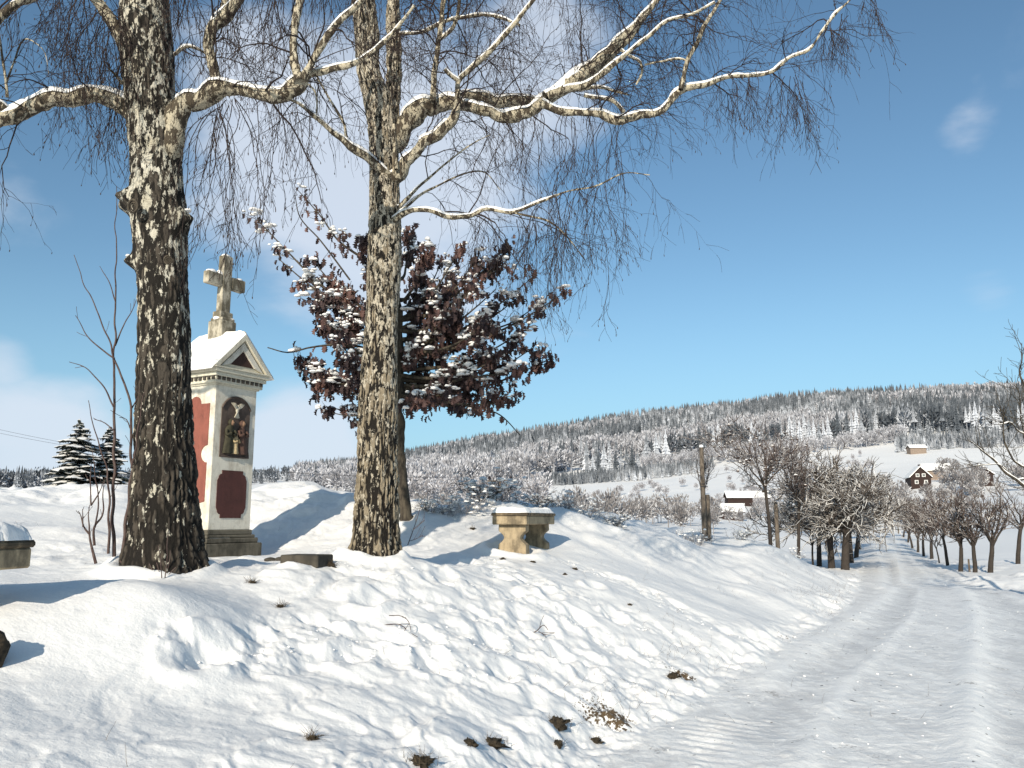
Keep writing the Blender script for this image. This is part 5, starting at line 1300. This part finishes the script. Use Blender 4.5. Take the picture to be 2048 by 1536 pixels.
for o in src:
    for c in list(o.children): bpy.data.objects.remove(c)
    bpy.data.objects.remove(o)
# ------------------------------------------------------------------ poles and wires
def wood_pole(name, label, loc, top, r, lean=0.0, cat='pole', cap=True):
    t = thing(name, label, cat, loc); a = Acc(); h = top - loc[2]; P = np.array([[0, 0, -.3], [lean * h * .5, 0, h * .5], [lean * h, 0, h]]); P = resample(P, .3)
    tubes(a, P, np.linspace(r * 1.12, r * .92, len(P)), 12); ellipsoid(a, (lean * h, 0, h), (r * .9, r * .9, r * .2), 12, 4); a.build('post', MAT['wood'], t)
    if cap: b = Acc(); ellipsoid(b, (lean * h, 0, h + r * .4), (r * .95, r * .95, r * .9), 12, 6); b.build('snow_cap', MAT['snow'], t)
    return t


l = at(1408, 20.3); t = wood_pole('wooden_pole', 'tall weathered wooden pole with a snow cap at the mound rim', l, float(W(1397, 895, 20.3)[2]), .058, 0)
a = Acc()
for z in (1.3, 1.36): th = np.linspace(0, 2 * pi, 17); tubes(a, np.stack([.09 * np.cos(th) + .03, .09 * np.sin(th), 0 * th + z], 1), np.full(17, .008), 5)
a.build('wire_tie', MAT['wire'], t)
l2 = at(1417, 20.5); wood_pole('short_post', 'short dark post standing against the tall wooden pole', l2, float(W(1415, 990, 20.5)[2]), .055, 0, 'post', False)
mk_tree('young_tree', 'thin bare tree growing right behind the tall wooden pole', 'tree', at(1412, 21.2), rng, 'darktrunk', 'browntree', None, Hh=hgt(1412, 878, 21.2, at(1412, 21.2)), th=.45, r0=.03, nl=5, ang=(.2, .5), l1=.5, n2_=6, l2=.2, n3_=4, l3=.1, rt=.005)
l3 = at(1553, 26); wood_pole('concrete_post', 'pale slim post between the first two young trees of the left row', l3, float(W(1550, 1005, 26)[2]), .065, 0, 'post', False)
t = thing('utility_pole', 'utility pole crossarm with three insulators rising behind the brush', 'utility pole', at(1000, 55)); lz = t.location; zt = float(W(1000, 962, 55)[2]) - lz[2]
a = Acc(); tubes(a, np.array([[0, 0, -.5], [0, 0, zt * .5], [0, 0, zt + .05]]), np.array([.13, .12, .1]), 10); a.build('post', MAT['wood'], t)
a = Acc(); box(a, (0, 0, zt), (1.7, .1, .09)); a.build('crossarm', MAT['wood'], t, smooth=False)
for s in (-1, 1): a = Acc(); tubes(a, np.array([[s * .7, 0, zt - .03], [s * .35, 0, zt - .35], [0, 0, zt - .7]]), np.full(3, .03), 6); a.build('brace', MAT['wood'], t)
for x in (-.72, 0, .72):
    a = Acc()
    for z, r in ((.10, .05), (.17, .11), (.24, .10), (.30, .05)): ellipsoid(a, (x, 0, zt + z), (r, r, .05), 12, 6)
    tubes(a, np.array([[x, 0, zt], [x, 0, zt + .15], [x, 0, zt + .3]]), np.full(3, .025), 6); a.build('insulator', MAT['ceramic'], t)
for i, (x, lab) in enumerate(((-.72, 'upper thin power line crossing low sky at the left edge'), (.72, 'lower thin power line crossing low sky at the left edge'))):
    p1 = np.array([lz[0] + x, lz[1], lz[2] + zt + .34]); p0 = W(-60, 846 + 8 * i, 50 + i); n = 40; s = np.linspace(0, 1, n)[:, None]
    P = p0 + (p1 - p0) * s; P[:, 2] -= 1.1 * 4 * (s * (1 - s))[:, 0]; a = Acc(); tubes(a, P, np.full(n, .009), 5); tag(a.build('power_line', MAT['wire'], None, tuple(p0), loc=tuple(p0)), lab, 'power line')
# little posts beyond the crest and by the road
for i, (px, py, top, d, lab) in enumerate([(1745, 1062, 1030, 100, 'thin snow pole left of the far end of the road'), (1769, 1062, 1035, 100, 'thin snow pole at the far end of the road'), (1795, 1065, 1045, 95, 'short white topped marker at the far right of the road'), (1930, 1142, 1118, 25.5, 'small wooden stake at the foot of the right row')]):
    l = at(px, d); wood_pole('marker_pole', lab, l, float(W(px, top, d)[2]), .012 + d * .0006, 0, 'marker pole', False)

# ------------------------------------------------------------------ houses and sheds on the slope
def gable_house(name, label, px, pyb, d, w, l, hw, hr, rot, wall, mats=(), chim=False, wins=()):
    loc = W(px, pyb, d); loc[2] = min(loc[2], Hz(loc[0], loc[1]) + .3) ; t = thing(name, label, 'house' if 'house' in name else 'shed', loc, rot, None)
    a = Acc(); x, y = w / 2, l / 2
    V = [(-x, -y, -1), (x, -y, -1), (x, y, -1), (-x, y, -1), (-x, -y, hw), (x, -y, hw), (x, y, hw), (-x, y, hw), (0, -y, hw + hr), (0, y, hw + hr)]
    a.add(V, [(0, 1, 5, 4), (1, 2, 6, 5), (2, 3, 7, 6), (3, 0, 4, 7)], [(4, 5, 8), (6, 7, 9)]); a.build('wall', MAT[wall], t, smooth=False)
    ov = .35; th = .12; e = x + ov; ze = hw - ov * hr / x
    for nm, mt, off, tk in (('roof', 'darkwood', .01, th), ('snow', 'snow', .135, .28)):
        o_ = off; VV = []
        for yy in (-y - ov, y + ov): VV += [(-e, yy, ze + o_), (0, yy, hw + hr + o_), (e, yy, ze + o_), (e, yy, ze + o_ + tk), (0, yy, hw + hr + o_ + tk * 1.15), (-e, yy, ze + o_ + tk)]
        q = [(0, 1, 4, 5), (1, 2, 3, 4), (6, 11, 10, 7), (7, 10, 9, 8)] + [(i, i + 6, (i + 1) % 6 + 6, (i + 1) % 6) for i in range(6)]
        a = Acc(); a.add(VV, q)
        if nm == 'roof': rf = fixnormals(a.build('roof', MAT[mt], t, smooth=False))
        else: fixnormals(a.build('snow', MAT[mt], rf, smooth=False))
    if chim:
        a = Acc(); box(a, (w * .12, 0, hw + hr + .2), (.6, .6, 1.5)); a.build('chimney', MAT['darkwood'], rf, smooth=False)
    for (wx, wz, ww, wh) in wins:
        a = Acc(); box(a, (wx, -y - .02, wz), (ww + .3, .1, wh + .3)); f = a.build('window', MAT['white'], t, smooth=False)
        b = Acc(); box(b, (wx - ww * .25, -y - .075, wz), (ww * .42, .03, wh)); box(b, (wx + ww * .25, -y - .075, wz), (ww * .42, .03, wh)); b.build('pane', MAT['glass'], f, smooth=False)
    return t


gable_house('timber_house', 'dark brown timber house with pointed gable and two white framed windows', 1836, 962, 225, 5.0, 7, 2.2, 2.5, R(-14), 'darkwood', chim=True, wins=[(-.75, 2.6, .6, .6), (.75, 2.6, .6, .6), (-1.1, .8, .6, .7), (1.2, .8, .6, .7)])
gable_house('timber_house', 'low brown house half hidden by trees right of the pointed gable house', 1955, 968, 222, 6.0, 10, 2.4, 2.3, R(-20), 'darkwood', wins=[(-1.1, 1.3, .9, .9), (1.1, 1.3, .9, .9)])
gable_house('shed', 'pale annex with snowy roof joined behind the pointed gable house', 1872, 955, 240, 5, 7, 2.2, 1.6, R(70), 'palewall')
gable_house('shed', 'small pink walled hut with thick snow roof on the upper field', 1833, 903, 352, 4.5, 6.5, 2.0, 1.1, R(84), 'palewall')
gable_house('shed', 'long low timber shed with snow roof in the field behind the young trees', 1494, 1002, 190, 3.6, 9.4, 1.5, 1.1, R(88), 'darkwood')
gable_house('shed', 'small dark hut with snow roof left of the first young tree', 1465, 1029, 140, 2.8, 3.4, 1.1, .9, R(75), 'darkwood')
gable_house('shed', 'tiny lean to shed just left of the small dark hut', 1442, 1026, 142, 1.6, 1.5, .9, .5, R(80), 'darkwood')

# ------------------------------------------------------------------ conifers
MAT['spruce'] = m_snowtop('snowy_spruce', (0.022, 0.032, 0.024), (0.05, 0.065, 0.05), .25, .62, .95, 2.2)
MAT['forest'] = m_snowtop('frosted_spruce', (0.045, 0.056, 0.07), (0.12, 0.135, 0.155), -.15, .6, .8, .9, (0.62, 0.65, 0.71), 1.1)
MAT['forestmass'] = m_snowtop('frosted_forest', (0.045, 0.056, 0.07), (0.12, 0.135, 0.155), -.12, .62, .8, .12, (0.66, 0.69, 0.75), patch=.012)
MAT['frostwood'] = m_snowtop('frosted_wood', (0.14, 0.14, 0.155), (0.33, 0.33, 0.35), -.5, .6, .8, .4, (0.68, 0.69, 0.74))


def conifer(rng, h=1.0, w=.17, layers=9, n=11, base=.06, trunk=True):
    a = Acc()
    if trunk: tubes(a, np.array([[0, 0, -.08], [0, 0, h * .5], [0, 0, h]]) , np.array([.016, .011, .002]) * h, 5)
    for i in range(layers):
        f = i / layers; z = h * (base + (1 - base) * f); r = w * h * (1 - f)**.8 * rng.uniform(.78, 1.18); th_ = h * (1 - base) / layers * 2.0
        ang = np.arange(2 * n) * pi / n + rng.uniform(0, 6); rr = np.where(np.arange(2 * n) % 2 == 0, r * rng.uniform(.65, 1.15, 2 * n), r * rng.uniform(.3, .55, 2 * n)); zz = z - .16 * rr + rng.uniform(-.01, .01, 2 * n) * h
        V = np.concatenate([[[0, 0, z + th_]], np.stack([rr * np.cos(ang), rr * np.sin(ang), zz], 1)]); T = [(0, 1 + j, 1 + (j + 1) % (2 * n)) for j in range(2 * n)]; a.add(V, None, T)
    return a


def frosttree(rng, h=1.0, w=.34, n=150, leaf=.055):
    """round hoar-frosted broadleaf seen from far: short twig sprays filling the crown"""
    a = Acc(); tubes(a, np.array([[0, 0, -.08], [0, 0, h * .3], [rng.normal(0, .03), 0, h * .75]]), np.array([.018, .014, .004]) * h, 5)
    c = rng.normal(0, 1, (6, 3)); c = nrm(c) * np.array([w * .55, w * .55, .22]) * h + np.array([0, 0, .6 * h]); k = rng.integers(0, 6, n)
    d = nrm(rng.normal(0, 1, (n, 3))); p = c[k] + d * (rng.uniform(.3, 1, n)**.5)[:, None] * np.array([.21, .21, .22]) * h; p[:, 2] = np.maximum(p[:, 2], .16 * h)
    base = np.array([0, 0, .30 * h]); o = nrm(p - base); s = rng.uniform(.5, 1.3, n)[:, None] * leaf * h; sd = nrm(np.cross(o, rng.normal(0, 1, (n, 3))))
    V = np.stack([p - o * s * 1.2, p + sd * s * .55, p + o * s * 1.5, p - sd * s * .55], 1).reshape(-1, 3); a.add(V, (np.arange(n) * 4)[:, None] + np.arange(4)); return a


def mass(name, label, cat, protos, X, Y, Hs, mat, rng, group=None):
    a = Acc(); Z = H(X, Y); arr = [p.arrays() for p in protos]; k = rng.integers(0, len(protos), len(X))
    for i, (v, q, t) in enumerate(arr):
        m = np.where(k == i)[0]
        if not len(m): continue
        an = rng.uniform(0, 2 * pi, len(m)); c, s = np.cos(an)[:, None], np.sin(an)[:, None]; hh = Hs[m][:, None]; ws = hh * rng.uniform(.85, 1.25, (len(m), 1))
        V = np.stack([(v[None, :, 0] * c - v[None, :, 1] * s) * ws + X[m][:, None], (v[None, :, 0] * s + v[None, :, 1] * c) * ws + Y[m][:, None], v[None, :, 2] * hh + Z[m][:, None]], -1).reshape(-1, 3)
        off = (np.arange(len(m)) * len(v))[:, None, None]; a.add(V, (q[None] + off).reshape(-1, 4) if len(q) else None, (t[None] + off).reshape(-1, 3) if len(t) else None)
    o = a.build(name, mat, smooth=False); tag(o, label, cat, kind='stuff'); return o


def singles(name, label, cat, group, protos, spots, mat, rng):
    """every tree its own object, sharing a few meshes"""
    ms = [p.mesh(name, mat, smooth=False) for p in protos]
    for x, y, h in spots:
        o = bpy.data.objects.new(name, ms[rng.integers(0, len(ms))]); COL.objects.link(o); o.location = (x, y, Hz(x, y)); o.rotation_euler = (0, 0, rng.uniform(0, 6)); w = h * rng.uniform(.85, 1.25); o.scale = (w, w, h); tag(o, label, cat, group)


rng = np.random.default_rng(909)
CON = [conifer(rng, 1, w, L, 8, b) for w, L, b in ((.21, 10, .04), (.18, 11, .06), (.24, 9, .04), (.19, 10, .12))]
TALL = [conifer(rng, 1, .13, 6, 8, b) for b in (.42, .5, .36)]
FR = [frosttree(rng, 1, .34, 150) for _ in range(4)]; FRN = [frosttree(rng, 1, .34, 520, .036) for _ in range(3)]


def fill(n, pxr, dlo, dhi, rng):
    """random places between two distance curves"""
    px = rng.uniform(pxr[0], pxr[1], n); lo = np.interp(px, *zip(*dlo)); hi = np.interp(px, *zip(*dhi)); d = np.sqrt(rng.uniform(lo**2, hi**2)); return (px - 1024) / FPX * 1.013 * d, d, px


edge_lo = [(600, 380), (820, 330), (1000, 385), (1180, 420), (1300, 445), (1500, 450), (1700, 440), (1800, 430), (2048, 420), (2500, 420)]
edge_hi = [(600, 850), (820, 850), (1000, 840), (1100, 820), (1300, 780), (1500, 720), (1700, 660), (1900, 620), (2500, 590)]
X, Y, PX = fill(7000, (600, 2350), edge_lo, edge_hi, rng); lo = np.interp(PX, *zip(*edge_lo)); pale = n2(X * .018, Y * .018, 3) + .35 * n2(X * .06, Y * .06, 4) - .30 * sst(100, 260, Y - lo) + .25 * (PX < 1100)
con = pale < .78; hgt_ = lambda n: rng.uniform(10, 15.5, n)
mass('spruce_forest', 'frosted spruce forest covering the hillside up to the ridge', 'forest', CON, X[con], Y[con], hgt_(con.sum()), MAT['forestmass'], rng)
mass('frosted_wood', 'pale hoar frosted broadleaf trees mixed along the forest', 'forest', FR, X[~con], Y[~con], rng.uniform(9, 14, (~con).sum()), MAT['frostwood'], rng)
# crisp front edge of the forest, tree by tree
e = []
for px in np.arange(1290, 2120, 9.5):
    d = float(np.interp(px, *zip(*edge_lo))) - rng.uniform(0, 10); e.append(((px - 1024) / FPX * 1.013 * d, d, rng.uniform(12, 16)))
singles('forest_tree', 'tall frosted spruce on the front edge of the hillside forest', 'tree', 'trees along the front edge of the forest', TALL[:1] + CON + CON[:2] + FR[:2], e, MAT['forest'], rng)
e = [((px - 1024) / FPX * 1.013 * d, d, h) for px, d, h in zip(np.linspace(1172, 1272, 10), rng.uniform(385, 405, 10), rng.uniform(9, 14, 10))]
singles('spruce_tree', 'snowy spruce in the separate clump standing before the forest', 'tree', 'clump of spruces before the forest', CON[:3], e, MAT['forest'], rng)
# young plantations
X, Y, PX = fill(700, (1085, 1420), [(1085, 350), (1300, 352), (1420, 356)], [(1085, 385), (1420, 400)], rng); mass('young_plantation', 'low dense band of young snowy spruces above the white field', 'forest', CON[:3], X, Y, rng.uniform(3.2, 5, len(X)), MAT['forestmass'], rng)
X, Y, PX = fill(1000, (1780, 2300), [(1780, 362), (2300, 358)], [(1780, 410), (2300, 405)], rng); mass('young_plantation', 'young snowy spruces on the right slope above the pink hut', 'forest', CON[:3], X, Y, rng.uniform(3, 6, len(X)), MAT['forestmass'], rng)
X, Y, PX = fill(420, (1280, 1800), [(1280, 395), (1500, 400), (1800, 395)], [(1280, 435), (1800, 425)], rng); mass('frosted_scrub', 'white frosted scrub below the tall forest edge', 'scrub', FR, X, Y, rng.uniform(3, 7, len(X)), MAT['frostwood'], rng)
X, Y, PX = fill(900, (-250, 700), [(-250, 440), (250, 440), (500, 600), (700, 700)], [(-250, 520), (250, 520), (500, 860), (700, 900)], rng); mass('spruce_forest', 'distant frosted forest fringe behind the mound on the left', 'forest', CON + FR[:2], X, Y, rng.uniform(8, 13, len(X)), MAT['forestmass'], rng)
# frosted broadleaf trees nearer, one by one
def scatter(n, pxr, dr, hr): return [((px - 1024) / FPX * 1.013 * d, d, h) for px, d, h in zip(rng.uniform(*pxr, n), rng.uniform(*dr, n), rng.uniform(*hr, n))]
singles('frosted_tree', 'round hoar frosted tree below the forest between oak and utility crossarm', 'tree', 'frosted trees below the forest left of the fields', FRN, scatter(75, (780, 1080), (150, 320), (5, 9)), MAT['frost'], rng)
singles('frosted_tree', 'snowy tree round the houses across the valley', 'tree', 'trees round the far houses', FRN, scatter(16, (1690, 1800), (130, 215), (4, 7)) + scatter(20, (1860, 1950), (185, 250), (4, 7)) + scatter(22, (1780, 1960), (125, 200), (2.6, 4.6)) + scatter(10, (1990, 2120), (190, 250), (4, 7)), MAT['frostgrey'], rng)
singles('frosted_shrub', 'frosted shrub in the hedge behind the wooden pole', 'shrub', 'hedge shrubs behind the wooden pole', FRN, scatter(30, (1230, 1420), (55, 90), (1.6, 2.8)) + scatter(18, (1420, 1600), (85, 130), (1.5, 3)) + scatter(8, (1580, 1640), (60, 80), (1.5, 2.6)), MAT['frostgrey'], rng)
singles('frosted_shrub', 'small frosted shrub dotted across the open white fields', 'shrub', 'shrubs dotted on the fields', FRN, scatter(26, (1150, 1480), (235, 300), (2, 4)) + scatter(14, (1400, 1760), (300, 370), (2.5, 5)) + scatter(14, (1420, 1560), (150, 230), (2, 4.5)) + scatter(8, (1560, 1760), (230, 330), (3, 6)), MAT['frost'], rng)
singles('frosted_shrub', 'frosted brush on the flat land behind the mound near the oak', 'shrub', 'brush behind the mound', FRN, scatter(34, (820, 1240), (40, 95), (1.4, 3.0)), MAT['frostgrey'], rng)


# the two near spruces behind the mound at the left
def spruce(label, px, top, d, wpx, seed):
    rng = np.random.default_rng(seed); loc = at(px, d); h = hgt(px, top, d, loc); t = thing('spruce_tree', label, 'tree', loc, 0, 'pair of spruces behind the mound'); tk, nd, sn = Acc(), Acc(), Acc()
    P = resample(np.array([[0, 0, -.3], [.03, 0, h * .5], [0, 0, h]]), .3); tubes(tk, P, np.linspace(.13, .01, len(P)), 8); wmax = wpx / FPX * d / 2 * 1.2
    zz = np.linspace(.1, .985, 34)
    for z in zz:
        n = 9 if z < .8 else 6; prof = np.interp(z, [.1, .5, .62, .7, .9, 1.0], [1.1, 1.0, .62, .85, .42, .05]) * wmax * rng.uniform(.75, 1.15)
        for k in range(n):
            a = rng.uniform(0, 2 * pi); z_ = z + rng.uniform(-.02, .012); L = prof * rng.uniform(.55, 1.2); m = 9; s = np.linspace(0, 1, m); dr = np.array([cos(a), sin(a), 0]); sd = np.array([-sin(a), cos(a), 0])
            ctr = np.array([0, 0, z_ * h]) + dr * (s * L)[:, None] + np.array([0, 0, 1]) * ((.12 * s - .42 * s**2 + .14 * s**3) * L)[:, None]
            wd = L * .34 * np.sin(pi * np.clip(s * .93 + .05, 0, 1))**.8 * rng.uniform(.5, 1.3, m); droop = .30 * wd * rng.uniform(.6, 1.6, m)
            for acc, lift, ww, mt in ((nd, 0, 1.0, 0), (sn, .05, .88, 1)):
                if mt and rng.random() < .12: continue
                Lf = ctr + sd * (wd * ww)[:, None] - np.array([0, 0, 1]) * (droop * ww - lift)[:, None]; Rt = ctr - sd * (wd * ww)[:, None] - np.array([0, 0, 1]) * (droop * ww - lift)[:, None]; C_ = ctr + np.array([0, 0, lift * 1.3])
                V = np.stack([Lf, C_, Rt], 1).reshape(-1, 3); q = [(3 * i + j, 3 * i + j + 1, 3 * i + 4 + j, 3 * i + 3 + j) for i in range(m - 1) for j in (0, 1)]; acc.add(V, q)
            # hanging needle fringes
            f = rng.integers(1, m - 1, 7); b = ctr[f] + sd * (wd[f] * rng.uniform(-1, 1, 7))[:, None]; hh = rng.uniform(.12, .3, 7)[:, None]; V = np.stack([b + dr * .06, b - dr * .06, b - [0, 0, 1] * hh - dr * .02], 1).reshape(-1, 3); nd.add(V, None, np.arange(21).reshape(-1, 3))
    tk.build('trunk', MAT['oakbark'], t); c = nd.build('crown', MAT['spruceneedle'], t, smooth=False); sn.build('snow', MAT['snow'], c)['kind'] = 'stuff'


MAT['spruceneedle'] = m_plain('spruce_needles', (0.035, 0.045, 0.035), (0.02, 0.026, 0.022), 3, .9, 0)
spruce('tall snowy spruce left of the bare saplings', 143, 838, 60, 92, 1)
spruce('shorter snowy spruce just right of the tall one', 207, 853, 62, 84, 2)
for o in bpy.data.objects:
    if o.parent is not None and (o.name.startswith('snow') or o.name.startswith('catkins') or o.name.startswith('leaves') or o.name.startswith('blades')): o['kind'] = 'stuff'
